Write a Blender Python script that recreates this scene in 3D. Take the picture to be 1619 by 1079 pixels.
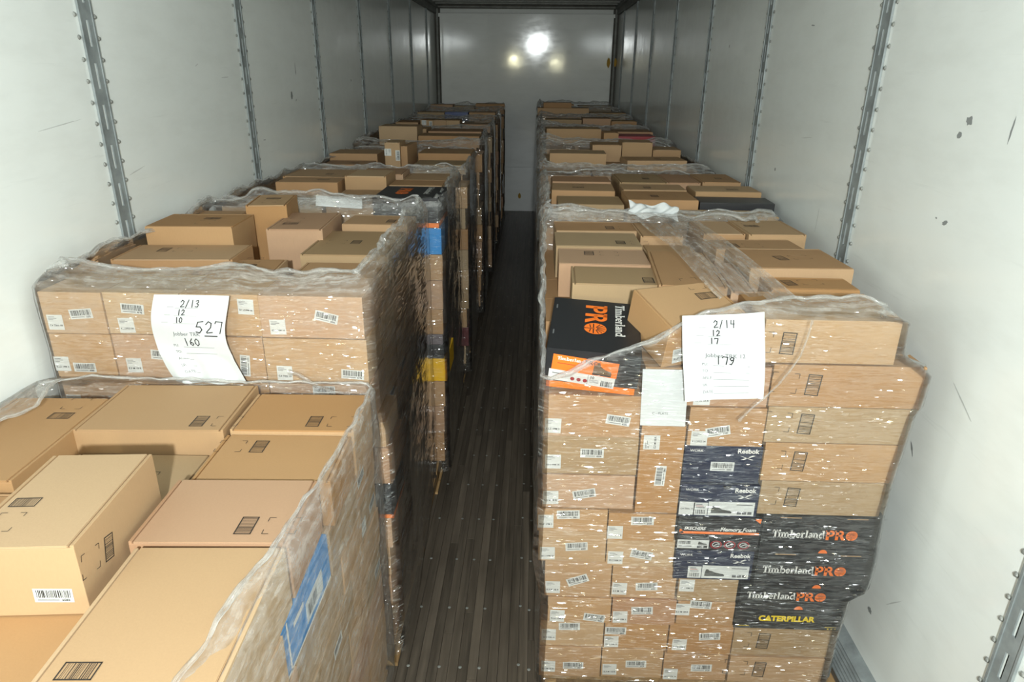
import bpy, bmesh, math, random
from mathutils import Matrix, Vector, Euler
random.seed(7)
for o in list(bpy.data.objects): bpy.data.objects.remove(o)
scn = bpy.context.scene
COL = scn.collection
R = math.radians

# ------------------------------------------------------------------ camera
cam_d = bpy.data.cameras.new('camera')
cam_d.sensor_width = 36.0
cam_d.lens = 36.0 * 1079 / 1619
cam_d.clip_start = 0.02
cam = bpy.data.objects.new('camera', cam_d)
COL.objects.link(cam)
CAMZ = 1.955
ax = Vector((0.9994334, 0.03235514, 0.00927476))      # picture right, in world
ay = Vector((0.02041583, -0.36367172, -0.93130343))   # picture down, in world
az = Vector((-0.02675948, 0.9309651, -0.36412623))    # looking direction
m = Matrix.Identity(4)
for i in range(3):
    m[i][0] = ax[i]; m[i][1] = -ay[i]; m[i][2] = -az[i]
m.translation = (0, 0, CAMZ)
cam.matrix_world = m
scn.camera = cam

# ------------------------------------------------------------------ world, lamps, exposure
w = bpy.data.worlds.new('dock'); scn.world = w; w.use_nodes = True
w.node_tree.nodes['Background'].inputs[0].default_value = (0.80, 0.92, 1.0, 1)
w.node_tree.nodes['Background'].inputs[1].default_value = 0.06

def lamp(name, kind, loc, energy, col, size, rot=None, **kw):
    d = bpy.data.lights.new(name, kind); d.energy = energy; d.color = col
    d.shadow_soft_size = size
    for k, v in kw.items(): setattr(d, k, v)
    o = bpy.data.objects.new(name, d); COL.objects.link(o); o.location = loc
    if rot: o.rotation_euler = rot
    return o
lamp('camera_flash', 'SPOT', (0.03, -0.80, 2.20), 400, (0.94, 1.0, 0.985), 0.04, (R(82), 0, R(1)), spot_size=R(165), spot_blend=0.8)
lamp('dock_lamp', 'POINT', (-0.66, -1.9, 1.72), 52, (1.0, 0.95, 0.62), 0.055)
lamp('dock_lamp', 'POINT', (0.62, -1.9, 1.66), 38, (1.0, 0.96, 0.64), 0.05)

scn.view_settings.view_transform = 'Standard'
scn.view_settings.look = 'None'
scn.view_settings.gamma = 1
scn.view_settings.use_curve_mapping = False
scn.view_settings.exposure = 0.0
scn.cycles.transparent_max_bounces = 32
scn.cycles.max_bounces = 8
scn.cycles.diffuse_bounces = 5

# ------------------------------------------------------------------ materials
def srgb(r, g, b):
    f = lambda c: (c / 255 / 12.92) if c / 255 <= 0.04045 else ((c / 255 + 0.055) / 1.055) ** 2.4
    return (f(r), f(g), f(b), 1)

class NT:
    def __init__(s, name):
        s.m = bpy.data.materials.new(name); s.m.use_nodes = True
        s.t = s.m.node_tree; s.t.nodes.clear()
        s.out = s.n('ShaderNodeOutputMaterial')
    def n(s, kind, ins=None, **kw):
        nd = s.t.nodes.new(kind)
        for k, v in kw.items(): setattr(nd, k, v)
        for k, v in (ins or {}).items():
            if isinstance(v, bpy.types.NodeSocket): s.t.links.new(v, nd.inputs[k])
            else: nd.inputs[k].default_value = v
        return nd
    def math(s, op, a, b=0.0, c=None, clamp=False):
        d = {0: a, 1: b}
        if c is not None: d[2] = c
        return s.n('ShaderNodeMath', d, operation=op, use_clamp=clamp).outputs[0]
    def noise(s, vec, scale, detail=2, rough=0.5):
        return s.n('ShaderNodeTexNoise', {'Vector': vec, 'Scale': scale, 'Detail': detail, 'Roughness': rough}).outputs['Fac']
    def mapping(s, vec, sc):
        return s.n('ShaderNodeMapping', {'Vector': vec, 'Scale': sc}).outputs[0]
    def ramp(s, fac, p0, c0, p1, c1):
        nd = s.n('ShaderNodeValToRGB', {'Fac': fac}); e = nd.color_ramp.elements
        e[0].position = p0; e[0].color = c0; e[1].position = p1; e[1].color = c1
        return nd.outputs[0]
    def mix(s, f, a, b, bt='MIX'):
        nd = s.n('ShaderNodeMix', data_type='RGBA', blend_type=bt)
        for k, v in ((0, f), (6, a), (7, b)):
            if isinstance(v, bpy.types.NodeSocket): s.t.links.new(v, nd.inputs[k])
            else: nd.inputs[k].default_value = v
        return nd.outputs[2]
    def link(s, sh): s.t.links.new(sh, s.out.inputs[0]); return s.m

def plain(name, col, rough=0.6, metal=0.0, spec=0.5, coat=0.0):
    t = NT(name)
    obj = t.n('ShaderNodeTexCoord').outputs['Object']
    nz = t.noise(obj, 60, 3)
    c = t.mix(t.math('MULTIPLY', nz, 0.14), col, tuple(list(x * 0.6 for x in col[:3]) + [1]))
    b = t.n('ShaderNodeBsdfPrincipled', {'Base Color': c, 'Roughness': rough, 'Metallic': metal, 'Specular IOR Level': spec, 'Coat Weight': coat})
    return t.link(b.outputs[0])

def kraft(name, col, var=0.10):
    t = NT(name)
    obj = t.n('ShaderNodeTexCoord').outputs['Object']
    rnd = t.n('ShaderNodeObjectInfo').outputs['Random']
    fib = t.noise(t.mapping(obj, (1, 1, 0.35)), 240, 3, 0.6)
    cor = t.noise(t.mapping(obj, (170, 6, 6)), 1, 1)
    cloud = t.noise(obj, 6, 2)
    hs = t.n('ShaderNodeHueSaturation', {'Color': col, 'Hue': t.math('MULTIPLY_ADD', rnd, 0.008, 0.496),
             'Saturation': t.math('MULTIPLY_ADD', rnd, -0.20, 1.10), 'Value': t.math('MULTIPLY_ADD', rnd, var * 2, 1 - var)})
    c = t.mix(t.math('MULTIPLY', fib, 0.22), hs.outputs[0], tuple(x * 0.55 for x in col[:3]) + (1,))
    c = t.mix(t.math('MULTIPLY', cloud, 0.10), c, (0.50, 0.36, 0.22, 1))
    bmp = t.n('ShaderNodeBump', {'Height': t.math('ADD', fib, t.math('MULTIPLY', cor, 0.6)), 'Strength': 0.10, 'Distance': 0.002})
    b = t.n('ShaderNodeBsdfPrincipled', {'Base Color': c, 'Roughness': 0.72, 'Specular IOR Level': 0.25, 'Normal': bmp.outputs[0]})
    return t.link(b.outputs[0])

M = {}
M['kraft'] = kraft('kraft_board', srgb(175, 141, 105))
M['kraft_light'] = kraft('light_kraft_board', srgb(180, 150, 115))
M['kraft_pink'] = kraft('rosy_kraft_board', srgb(176, 142, 113))
M['kraft_gold'] = kraft('golden_kraft_board', srgb(175, 138, 97))
M['kraft_grey'] = kraft('greyish_kraft_board', srgb(164, 139, 106))
M['black_card'] = plain('black_card', srgb(38, 39, 42), 0.38)
M['navy_card'] = plain('navy_card', srgb(34, 42, 66), 0.4)
M['blue_card'] = plain('blue_card', srgb(30, 132, 200), 0.4)
M['deep_blue_card'] = plain('deep_blue_card', srgb(30, 60, 120), 0.4)
M['yellow_card'] = plain('yellow_card', srgb(232, 182, 30), 0.4)
M['maroon_card'] = plain('maroon_card', srgb(92, 32, 36), 0.4)
M['red_card'] = plain('red_card', srgb(150, 22, 30), 0.4)
M['grey_card'] = plain('grey_card', srgb(112, 104, 108), 0.4)
M['orange_card'] = plain('orange_card', srgb(240, 124, 34), 0.4)
M['paper'] = plain('white_paper', srgb(202, 206, 207), 0.6)
M['sticker'] = plain('sticker_paper', srgb(205, 208, 206), 0.45)
M['ink'] = plain('black_ink', srgb(30, 30, 32), 0.6)
M['grey_ink'] = plain('grey_ink', srgb(96, 98, 100), 0.6)
M['print_ink'] = plain('kraft_print_ink', srgb(50, 43, 36), 0.7)
M['white_ink'] = plain('white_print', srgb(222, 222, 218), 0.5)
M['orange_ink'] = plain('orange_print', srgb(240, 120, 40), 0.5)
M['yellow_ink'] = plain('yellow_print', srgb(236, 206, 40), 0.5)
M['red_ink'] = plain('red_print', srgb(150, 40, 46), 0.5)
M['pen'] = plain('marker_ink', srgb(24, 24, 28), 0.5)
M['shoe_ink'] = plain('shoe_picture_grey', srgb(74, 76, 74), 0.6)
M['shoe_brown'] = plain('shoe_picture_brown', srgb(104, 84, 62), 0.6)
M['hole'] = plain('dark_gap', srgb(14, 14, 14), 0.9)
M['scuff'] = plain('rubber_scuff', srgb(140, 144, 144), 0.6)
M['faint_scuff'] = plain('faint_scuff', srgb(190, 194, 192), 0.5)
M['floor_scratch'] = plain('scraped_wood', srgb(96, 88, 78), 0.7)
M['tape'] = plain('yellow_foam', srgb(190, 150, 60), 0.8)

def wall_mat(name, col, rough, bump=0.3):
    t = NT(name)
    obj = t.n('ShaderNodeTexCoord').outputs['Object']
    dirt = t.noise(t.mapping(obj, (1.2, 1.2, 4)), 2.2, 5, 0.62)
    streak = t.noise(t.mapping(obj, (0.8, 0.8, 14)), 2.0, 4, 0.7)
    c = t.mix(t.math('MULTIPLY', t.ramp(dirt, 0.45, (0, 0, 0, 1), 0.85, (1, 1, 1, 1)), 0.20), col, srgb(176, 178, 172))
    c = t.mix(t.math('MULTIPLY', t.ramp(streak, 0.62, (0, 0, 0, 1), 0.74, (1, 1, 1, 1)), 0.10), c, srgb(120, 124, 122))
    wav = t.noise(obj, 3.2, 2)
    fine = t.noise(obj, 40, 2)
    bmp = t.n('ShaderNodeBump', {'Height': t.math('ADD', t.math('MULTIPLY', wav, 1.0), t.math('MULTIPLY', fine, 0.004)), 'Strength': bump, 'Distance': 0.012})
    rr = t.math('MULTIPLY_ADD', dirt, 0.10, rough)
    b = t.n('ShaderNodeBsdfPrincipled', {'Base Color': c, 'Roughness': rr, 'Specular IOR Level': 0.55, 'Normal': bmp.outputs[0]})
    return t.link(b.outputs[0])
M['wall'] = wall_mat('white_glossy_liner', srgb(234, 239, 237), 0.12)
M['wall_back'] = wall_mat('white_bulkhead_liner', srgb(242, 245, 243), 0.04, 0.05)

def metal(name, col, rough, metalness=0.85):
    t = NT(name)
    obj = t.n('ShaderNodeTexCoord').outputs['Object']
    n1 = t.noise(obj, 9, 4, 0.65); n2 = t.noise(t.mapping(obj, (8, 8, 1)), 30, 2)
    c = t.mix(t.ramp(n1, 0.35, (0, 0, 0, 1), 0.75, (1, 1, 1, 1)), col, tuple(x * 0.55 for x in col[:3]) + (1,))
    rr = t.math('MULTIPLY_ADD', n2, 0.25, rough)
    b = t.n('ShaderNodeBsdfPrincipled', {'Base Color': c, 'Roughness': rr, 'Metallic': metalness})
    return t.link(b.outputs[0])
M['zinc'] = metal('galvanised_steel', srgb(158, 166, 168), 0.45, 0.25)
M['rivet'] = metal('rivet_steel', srgb(165, 168, 164), 0.4, 0.4)
M['alu'] = metal('dull_aluminium', srgb(132, 134, 130), 0.45, 0.4)
M['roof'] = plain('roof_skin', srgb(178, 180, 174), 0.5)
M['dark_metal'] = metal('dark_steel', srgb(84, 82, 76), 0.5, 0.4)

def wood(name, col, dark, rough, grain=(40, 1.5, 40)):
    t = NT(name)
    obj = t.n('ShaderNodeTexCoord').outputs['Object']
    rnd = t.n('ShaderNodeObjectInfo').outputs['Random']
    off = t.n('ShaderNodeVectorMath', {0: obj, 1: t.n('ShaderNodeCombineXYZ', {0: t.math('MULTIPLY', rnd, 9), 1: t.math('MULTIPLY', rnd, 31)}).outputs[0]}, operation='ADD').outputs[0]
    g = t.noise(t.mapping(off, grain), 1.0, 5, 0.65)
    big = t.noise(off, 5, 3, 0.6)
    c = t.mix(t.ramp(g, 0.3, (0, 0, 0, 1), 0.75, (1, 1, 1, 1)), dark, col)
    c = t.mix(t.math('MULTIPLY', t.ramp(big, 0.45, (0, 0, 0, 1), 0.75, (1, 1, 1, 1)), 0.45), c, dark)
    hs = t.n('ShaderNodeHueSaturation', {'Color': c, 'Value': t.math('MULTIPLY_ADD', rnd, 0.4, 0.8)})
    bmp = t.n('ShaderNodeBump', {'Height': g, 'Strength': 0.25, 'Distance': 0.002})
    b = t.n('ShaderNodeBsdfPrincipled', {'Base Color': hs.outputs[0], 'Roughness': rough, 'Specular IOR Level': 0.4, 'Normal': bmp.outputs[0]})
    return t.link(b.outputs[0])
M['floor'] = wood('worn_trailer_floor', srgb(108, 98, 86), srgb(66, 59, 51), 0.5)
M['pallet'] = wood('pallet_pine', srgb(186, 154, 108), srgb(128, 98, 62), 0.75)

def film_mat(name, haze_gain, gloss, tint, graze):
    """thin clear film: wrinkles are small flat facets, stretched along the wrap, that glint one by one"""
    t = NT(name)
    uv = t.n('ShaderNodeUVMap').outputs[0]
    hz = t.n('ShaderNodeAttribute', attribute_name='haze').outputs['Fac']
    nrm = t.n('ShaderNodeNewGeometry').outputs['Normal']
    wob = t.n('ShaderNodeTexNoise', {'Vector': t.mapping(uv, (9, 22, 1)), 'Scale': 1.0, 'Detail': 2}).outputs['Color']
    uvd = t.n('ShaderNodeVectorMath', {0: uv, 1: t.n('ShaderNodeVectorMath', {0: wob, 1: (0.020, 0.020, 0)}, operation='MULTIPLY').outputs[0]}, operation='ADD').outputs[0]
    def facet(sc):
        c = t.n('ShaderNodeTexVoronoi', {'Vector': t.mapping(uvd, sc), 'Scale': 1.0}).outputs['Color']
        return t.n('ShaderNodeVectorMath', {0: t.n('ShaderNodeVectorMath', {0: c, 1: (0.5, 0.5, 0.42)}, operation='SUBTRACT').outputs[0], 1: (0.8, 0.8, 1.6)}, operation='MULTIPLY').outputs[0]
    def scl(v, f): return t.n('ShaderNodeVectorMath', {0: v, 'Scale': f}, operation='SCALE').outputs[0]
    def add(a, b): return t.n('ShaderNodeVectorMath', {0: a, 1: b}, operation='ADD').outputs[0]
    lumpc = t.n('ShaderNodeTexNoise', {'Vector': t.mapping(uv, (6, 10, 1)), 'Scale': 1.0, 'Detail': 3}).outputs['Color']
    lumpv = t.n('ShaderNodeVectorMath', {0: lumpc, 1: (0.5, 0.5, 0.5)}, operation='SUBTRACT').outputs[0]
    calm = t.math('MULTIPLY_ADD', t.n('ShaderNodeLayerWeight', {'Blend': 0.30}).outputs['Fresnel'], -2.2, 1.1, clamp=True)
    v = add(nrm, scl(facet((24, 330, 1)), t.math('MAXIMUM', calm, 0.12)))
    v = add(v, scl(facet((75, 130, 1)), t.math('MULTIPLY', t.math('MAXIMUM', calm, 0.2), t.math('MULTIPLY_ADD', hz, 0.9, 0.25))))
    v = add(v, scl(lumpv, t.math('MULTIPLY', t.math('MAXIMUM', calm, 0.25), 0.9)))
    nn = t.n('ShaderNodeVectorMath', {0: v}, operation='NORMALIZE').outputs[0]
    lump = t.noise(t.mapping(uv, (9, 14, 1)), 1.0, 3, 0.6)
    streak = t.ramp(t.noise(t.mapping(uvd, (4, 50, 1)), 1.0, 4, 0.65), 0.40, (0, 0, 0, 1), 0.72, (1, 1, 1, 1))
    blot = t.ramp(t.noise(t.mapping(uvd, (24, 34, 1)), 1.0, 4, 0.65), 0.42, (0, 0, 0, 1), 0.66, (1, 1, 1, 1))
    patch = t.ramp(lump, 0.35, (0.3, 0.3, 0.3, 1), 0.7, (1, 1, 1, 1))
    tr = t.n('ShaderNodeBsdfTransparent', {'Color': tint})
    gl = t.n('ShaderNodeBsdfGlossy', {'Color': (1, 1, 1, 1), 'Roughness': 0.10, 'Normal': nn})
    lw = t.n('ShaderNodeLayerWeight', {'Blend': 0.30}).outputs['Fresnel']
    gf = t.math('ADD', t.math('MULTIPLY', lw, t.math('MULTIPLY', t.math('MULTIPLY_ADD', hz, -1.7, 1.0, clamp=True), graze)), t.math('MULTIPLY', patch, gloss), clamp=True)
    base = t.n('ShaderNodeMixShader', {0: gf, 1: tr.outputs[0], 2: gl.outputs[0]})
    df = t.n('ShaderNodeBsdfDiffuse', {'Color': (0.93, 0.94, 0.93, 1)})
    tl = t.n('ShaderNodeBsdfTranslucent', {'Color': (0.93, 0.94, 0.93, 1)})
    mk = t.n('ShaderNodeMixShader', {0: 0.45, 1: df.outputs[0], 2: tl.outputs[0]})
    hf = t.math('MULTIPLY', hz, t.math('ADD', t.math('MULTIPLY', streak, 0.75), t.math('MULTIPLY_ADD', blot, 0.65, 0.12)))
    hf = t.math('MULTIPLY', hf, haze_gain, clamp=True)
    fin = t.n('ShaderNodeMixShader', {0: hf, 1: base.outputs[0], 2: mk.outputs[0]})
    return t.link(fin.outputs[0])
M['film'] = film_mat('clear_stretch_film', 1.0, 0.06, (0.98, 0.98, 0.975, 1), 1.6)
M['film_near'] = film_mat('clear_stretch_film_near', 1.0, 0.07, (0.98, 0.98, 0.975, 1), 0.8)
M['film_rope'] = film_mat('gathered_stretch_film', 0.8, 0.16, (0.94, 0.94, 0.94, 1), 0.3)
M['film_band'] = film_mat('loose_stretch_film', 1.0, 0.07, (0.97, 0.97, 0.97, 1), 0.25)

# ------------------------------------------------------------------ helpers
def tag(o, label=None, cat=None, group=None, kind=None):
    if label: o['label'] = label
    if cat: o['category'] = cat
    if group: o['group'] = group
    if kind: o['kind'] = kind
    return o

def link(name, me, parent=None, loc=None, rot=None):
    o = bpy.data.objects.new(name, me); COL.objects.link(o)
    if parent is not None: o.parent = parent
    if loc is not None: o.location = loc
    if rot is not None: o.rotation_euler = rot
    return o

class MB:
    """collects faces into one mesh"""
    def __init__(s): s.v = []; s.f = []; s.mi = []; s.mats = []
    def mat(s, name):
        if name not in s.mats: s.mats.append(name)
        return s.mats.index(name)
    def poly(s, pts, mat):
        b = len(s.v); s.v += [tuple(p) for p in pts]; s.f.append(tuple(range(b, b + len(pts)))); s.mi.append(s.mat(mat))
    def box(s, x0, x1, y0, y1, z0, z1, mat):
        b = len(s.v); k = s.mat(mat)
        s.v += [(x0,y0,z0),(x1,y0,z0),(x1,y1,z0),(x0,y1,z0),(x0,y0,z1),(x1,y0,z1),(x1,y1,z1),(x0,y1,z1)]
        for q in ((0,3,2,1),(4,5,6,7),(0,1,5,4),(1,2,6,5),(2,3,7,6),(3,0,4,7)):
            s.f.append(tuple(b + i for i in q)); s.mi.append(k)
    # flat print in the XZ plane, facing -Y, lifted y towards the viewer
    def rect(s, x0, x1, z0, z1, mat, y=-0.0004):
        s.poly([(x0,y,z0),(x1,y,z0),(x1,y,z1),(x0,y,z1)], mat)
    def flat(s, pts, mat, y=-0.0004): s.poly([(p[0], y, p[1]) for p in pts], mat)
    def ring(s, cx, cz, ro, ri, a0, a1, mat, n=14, sx=1.0, y=-0.0004):
        for i in range(n):
            a = R(a0 + (a1 - a0) * i / n); b = R(a0 + (a1 - a0) * (i + 1) / n)
            s.flat([(cx + math.cos(a)*ri*sx, cz + math.sin(a)*ri), (cx + math.cos(a)*ro*sx, cz + math.sin(a)*ro),
                    (cx + math.cos(b)*ro*sx, cz + math.sin(b)*ro), (cx + math.cos(b)*ri*sx, cz + math.sin(b)*ri)], mat, y)
    def disc(s, cx, cz, r, mat, n=20, y=-0.0004, sx=1.0):
        s.flat([(cx + math.cos(2*math.pi*i/n)*r*sx, cz + math.sin(2*math.pi*i/n)*r) for i in range(n)], mat, y)
    def stroke(s, pts, wd, mat, y=-0.0004):
        for (a, b) in zip(pts[:-1], pts[1:]):
            dx, dz = b[0]-a[0], b[1]-a[1]; L = math.hypot(dx, dz) or 1e-6
            ux, uz = dx/L*wd/2, dz/L*wd/2
            s.flat([(a[0]-ux+uz, a[1]-uz-ux), (b[0]+ux+uz, b[1]+uz-ux), (b[0]+ux-uz, b[1]+uz+ux), (a[0]-ux-uz, a[1]-uz+ux)], mat, y)
    def mesh(s, me, mat, dx=0, dz=0, sc=1.0, y=-0.0004, shear=0.0, sx=1.0):
        b = len(s.v); k = s.mat(mat)
        s.v += [(dx + (v.co.x*sx + v.co.z*shear)*sc, y, dz + v.co.z*sc) for v in me.vertices]
        for p in me.polygons: s.f.append(tuple(b + i for i in p.vertices)); s.mi.append(k)
    def build(s, name):
        me = bpy.data.meshes.new(name); me.from_pydata(s.v, [], s.f)
        for n in s.mats: me.materials.append(M[n])
        me.polygons.foreach_set('material_index', s.mi)
        me.update()
        return me

# lettering: all words are made once as flat meshes in the XZ plane (unit: cap height about 0.7)
WORDS = {}
def make_words(ws):
    tmp = []
    for key, txt, bold in ws:
        c = bpy.data.curves.new('word', 'FONT'); c.body = txt; c.offset = bold; c.resolution_u = 3
        o = bpy.data.objects.new('word', c); COL.objects.link(o); tmp.append((key, o, c))
    bpy.context.view_layer.update()
    dg = bpy.context.evaluated_depsgraph_get()
    for key, o, c in tmp:
        me = bpy.data.meshes.new_from_object(o.evaluated_get(dg))
        for v in me.vertices: v.co = (v.co.x, 0, v.co.y)
        WORDS[key] = me
    for key, o, c in tmp:
        bpy.data.objects.remove(o); bpy.data.curves.remove(c)
def wlen(key): return max(v.co.x for v in WORDS[key].vertices)
NUMS = ['6583','7184','2861','1275','0729','4178','8803','2913','6536','3381']
CODES = ['K.LOPEZ 04','E.3 M 18 R','B1 LOPM 06','SD 2 WM 14','C4 TRN 10','R.LZ 1PM 3']
make_words([('n'+n, n, 0.03) for n in NUMS] + [('c%d' % i, c, 0.02) for i, c in enumerate(CODES)] +
  [('CAT','CATERPILLAR',0.05), ('Reebok','Reebok',0.03), ('WORK','WORK',0.0), ('Mem','Memory Foam',0.025), ('with','with',0.01), ('SKE','SKECHERS',0.03),
   ('jobL','Jobber TRK',0.0), ('jobR','Jobber TRK 12',0.0), ('PU','PU:',0.0), ('TO','TO:',0.0), ('AISLE','AISLE:',0.0), ('SR','SR:',0.0), ('DATE','DATE:',0.0),
   ('TimbS','Timberland',0.03), ('PROS','PRO',0.04), ('n10','10',0.02), ('C','C - PLATE',0.0)])

# slab-serif word "Timberland" and the heavy "PRO" with a tree inside the O, drawn as strokes
def timberland(mb, x, z, h, mat='white_ink', y=-0.0004):
    """returns the x where the word ends; h is the cap height"""
    X = h * 0.68; s = h * 0.215; t = h * 0.11
    def R4(a, b, c, d): mb.rect(x + a*h, x + b*h, z + c*h, z + d*h, mat, y)
    def stem(a, top, foot=True, head=True):
        nonlocal x
        mb.rect(x + a, x + a + s, z, z + top, mat, y)
        if foot: mb.rect(x + a - 0.07*h, x + a + s + 0.07*h, z, z + t, mat, y)
        if head: mb.rect(x + a - 0.09*h, x + a + s*0.5, z + top - t, z + top, mat, y)
    # T
    mb.rect(x, x + 0.72*h, z + h*0.86, z + h, mat, y); mb.rect(x + 0.27*h, x + 0.27*h + s*1.1, z, z + h, mat, y)
    mb.rect(x, x + 0.09*h, z + h*0.70, z + h, mat, y); mb.rect(x + 0.63*h, x + 0.72*h, z + h*0.70, z + h, mat, y)
    mb.rect(x + 0.18*h, x + 0.56*h, z, z + t, mat, y); x += 0.74*h
    # i
    stem(0.08*h, X); mb.disc(x + 0.08*h + s/2, z + h*0.90, s*0.62, mat, 12, y); x += 0.38*h
    # m
    stem(0.08*h, X)
    for k in range(2):
        a = 0.08*h + s + k*(0.17*h + s)
        mb.ring(x + a + 0.085*h, z + X - 0.19*h, 0.19*h, 0.07*h, 0, 180, mat, 8, 1.0, y)
        mb.rect(x + a + 0.17*h, x + a + 0.17*h + s, z, z + X - 0.16*h, mat, y)
        mb.rect(x + a + 0.11*h, x + a + 0.24*h + s, z, z + t, mat, y)
    x += 0.08*h + 3*s + 2*0.17*h + 0.11*h
    def bowl(cx): mb.ring(cx, z + X/2, X/2, X/2 - s*0.75, 0, 360, mat, 18, 0.86, y)
    # b
    stem(0.08*h, h); bowl(x + 0.08*h + s + 0.17*h); x += 0.08*h + s + 0.17*h + X*0.43 + 0.05*h
    # e
    cx = x + X*0.43; mb.ring(cx, z + X/2, X/2, X/2 - s*0.75, 0, 318, mat, 18, 0.86, y); mb.rect(cx - X*0.36, cx + X*0.40, z + X*0.42, z + X*0.56, mat, y); x += X*0.86 + 0.04*h
    # r
    stem(0.08*h, X); mb.ring(x + 0.08*h + s + 0.10*h, z + X - 0.17*h, 0.17*h, 0.03*h, 20, 180, mat, 8, 1.0, y); x += 0.08*h + s + 0.28*h
    # l
    stem(0.08*h, h); x += 0.08*h + s + 0.08*h
    # a
    cx = x + 0.30*h; mb.ring(cx - 0.02*h, z + X*0.30, X*0.30, X*0.30 - s*0.6, 0, 360, mat, 14, 1.0, y)
    mb.rect(cx + 0.10*h, cx + 0.10*h + s*0.95, z, z + X*0.72, mat, y); mb.ring(cx + 0.04*h, z + X*0.70, X*0.30, X*0.30 - s*0.6, 0, 170, mat, 10, 1.1, y)
    mb.rect(cx + 0.10*h, cx + 0.20*h + s, z, z + t, mat, y); x += 0.62*h
    # n
    stem(0.08*h, X); a = 0.08*h + s
    mb.ring(x + a + 0.085*h, z + X - 0.19*h, 0.19*h, 0.07*h, 0, 180, mat, 8, 1.0, y)
    mb.rect(x + a + 0.17*h, x + a + 0.17*h + s, z, z + X - 0.16*h, mat, y); mb.rect(x + a + 0.11*h, x + a + 0.24*h + s, z, z + t, mat, y)
    x += a + 0.17*h + s + 0.11*h
    # d
    bowl(x + X*0.43 + 0.02*h); mb.rect(x + 0.36*h + 0.10*h, x + 0.46*h + s, z, z + h, mat, y); mb.rect(x + 0.36*h, x + 0.5*h, z + h - t, z + h, mat, y)
    mb.rect(x + 0.46*h, x + 0.56*h + s, z, z + t, mat, y); x += 0.46*h + s + 0.08*h
    return x
def tree_disc(mb, cx, cz, r, mat, dark, y=-0.0004):
    mb.disc(cx, cz, r, mat, 26, y)
    y2 = y - 0.0002
    mb.rect(cx - r*0.10, cx + r*0.10, cz - r*0.98, cz - r*0.05, dark, y2)                       # gap beside the trunk
    mb.rect(cx - r*0.04, cx + r*0.04, cz - r*0.9, cz + r*0.1, mat, y2 - 0.0002)
    for a in range(20, 170, 22):
        c, s_ = math.cos(R(a)), math.sin(R(a))
        mb.stroke([(cx + c*r*0.28, cz + s_*r*0.22), (cx + c*r*0.86, cz + s_*r*0.86)], r*0.085, dark, y2)
    mb.stroke([(cx - r*0.8, cz - r*0.16), (cx - r*0.16, cz - r*0.16)], r*0.10, dark, y2)
    mb.stroke([(cx + r*0.8, cz - r*0.16), (cx + r*0.16, cz - r*0.16)], r*0.10, dark, y2)
    mb.stroke([(cx - r*0.62, cz - r*0.5), (cx - r*0.16, cz - r*0.42)], r*0.09, dark, y2)
    mb.stroke([(cx + r*0.62, cz - r*0.5), (cx + r*0.16, cz - r*0.42)], r*0.09, dark, y2)
def pro(mb, x, z, h, mat='orange_ink', dark='black_card', y=-0.0004):
    s = h*0.26
    mb.rect(x + 0.04*h, x + 0.04*h + s, z, z + h, mat, y); mb.rect(x - 0.04*h, x + 0.30*h, z + h*0.86, z + h, mat, y)
    mb.ring(x + 0.42*h, z + h*0.68, h*0.32, h*0.12, -90, 90, mat, 12, 1.0, y)
    mb.rect(x + 0.1*h, x + 0.42*h, z + h*0.82, z + h, mat, y); mb.rect(x + 0.1*h, x + 0.42*h, z + h*0.36, z + h*0.54, mat, y)
    x += 0.80*h
    mb.rect(x + 0.04*h, x + 0.04*h + s, z, z + h, mat, y); mb.rect(x - 0.04*h, x + 0.30*h, z + h*0.86, z + h, mat, y)
    mb.ring(x + 0.42*h, z + h*0.70, h*0.30, h*0.11, -90, 90, mat, 12, 1.0, y)
    mb.rect(x + 0.1*h, x + 0.42*h, z + h*0.82, z + h, mat, y); mb.rect(x + 0.1*h, x + 0.42*h, z + h*0.40, z + h*0.56, mat, y)
    mb.flat([(x + 0.38*h, z + h*0.45), (x + 0.62*h, z), (x + 0.94*h, z), (x + 0.62*h, z + h*0.48)], mat, y)
    x += 0.92*h
    tree_disc(mb, x + 0.50*h, z + 0.48*h, 0.50*h, mat, dark, y)
    return x + h

# stickers and printed marks (meshes shared by many cartons)
def bars(mb, x0, x1, z0, z1, mat, rnd, y=-0.0006, dens=0.0016):
    x = x0
    while x < x1 - 0.0008:
        wd = rnd.choice((0.6, 1, 1, 1.6, 2.2)) * dens * 0.62
        mb.rect(x, min(x + wd, x1), z0, z1, mat, y); x += wd + rnd.choice((0.5, 0.8, 1.2, 1.6)) * dens * 0.8
def sticker_bar(i):
    rnd = random.Random(100 + i); mb = MB(); W, H = 0.066, 0.029
    mb.box(-W/2, W/2, -0.0003, 0.0, -H/2, H/2, 'sticker')
    bars(mb, -W/2 + 0.005, W/2 - 0.004, -H/2 + 0.010, H/2 - 0.003, 'ink', rnd)
    mb.rect(-W/2 + 0.005, W/2 - 0.024, -H/2 + 0.0045, -H/2 + 0.0062, 'grey_ink', -0.0006)
    mb.mesh(WORDS['n' + NUMS[i % len(NUMS)]], 'ink', W/2 - 0.020, -H/2 + 0.0028, 0.0068, -0.0006)
    return mb.build('barcode_sticker')
def sticker_square(i):
    mb = MB(); W, H = 0.045, 0.045
    mb.box(-W/2, W/2, -0.0003, 0.0, -H/2, H/2, 'sticker')
    for k, l in enumerate((0.018, 0.024, 0.014)): mb.rect(-W/2 + 0.004, -W/2 + 0.004 + l, H/2 - 0.007 - k*0.0042, H/2 - 0.0056 - k*0.0042, 'grey_ink', -0.0006)
    c = WORDS['c%d' % (i % len(CODES))]; sc = (W - 0.008) / max(v.co.x for v in c.vertices)
    mb.mesh(c, 'ink', -W/2 + 0.004, -H/2 + 0.0105, sc, -0.0006)
    return mb.build('location_sticker')
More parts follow.
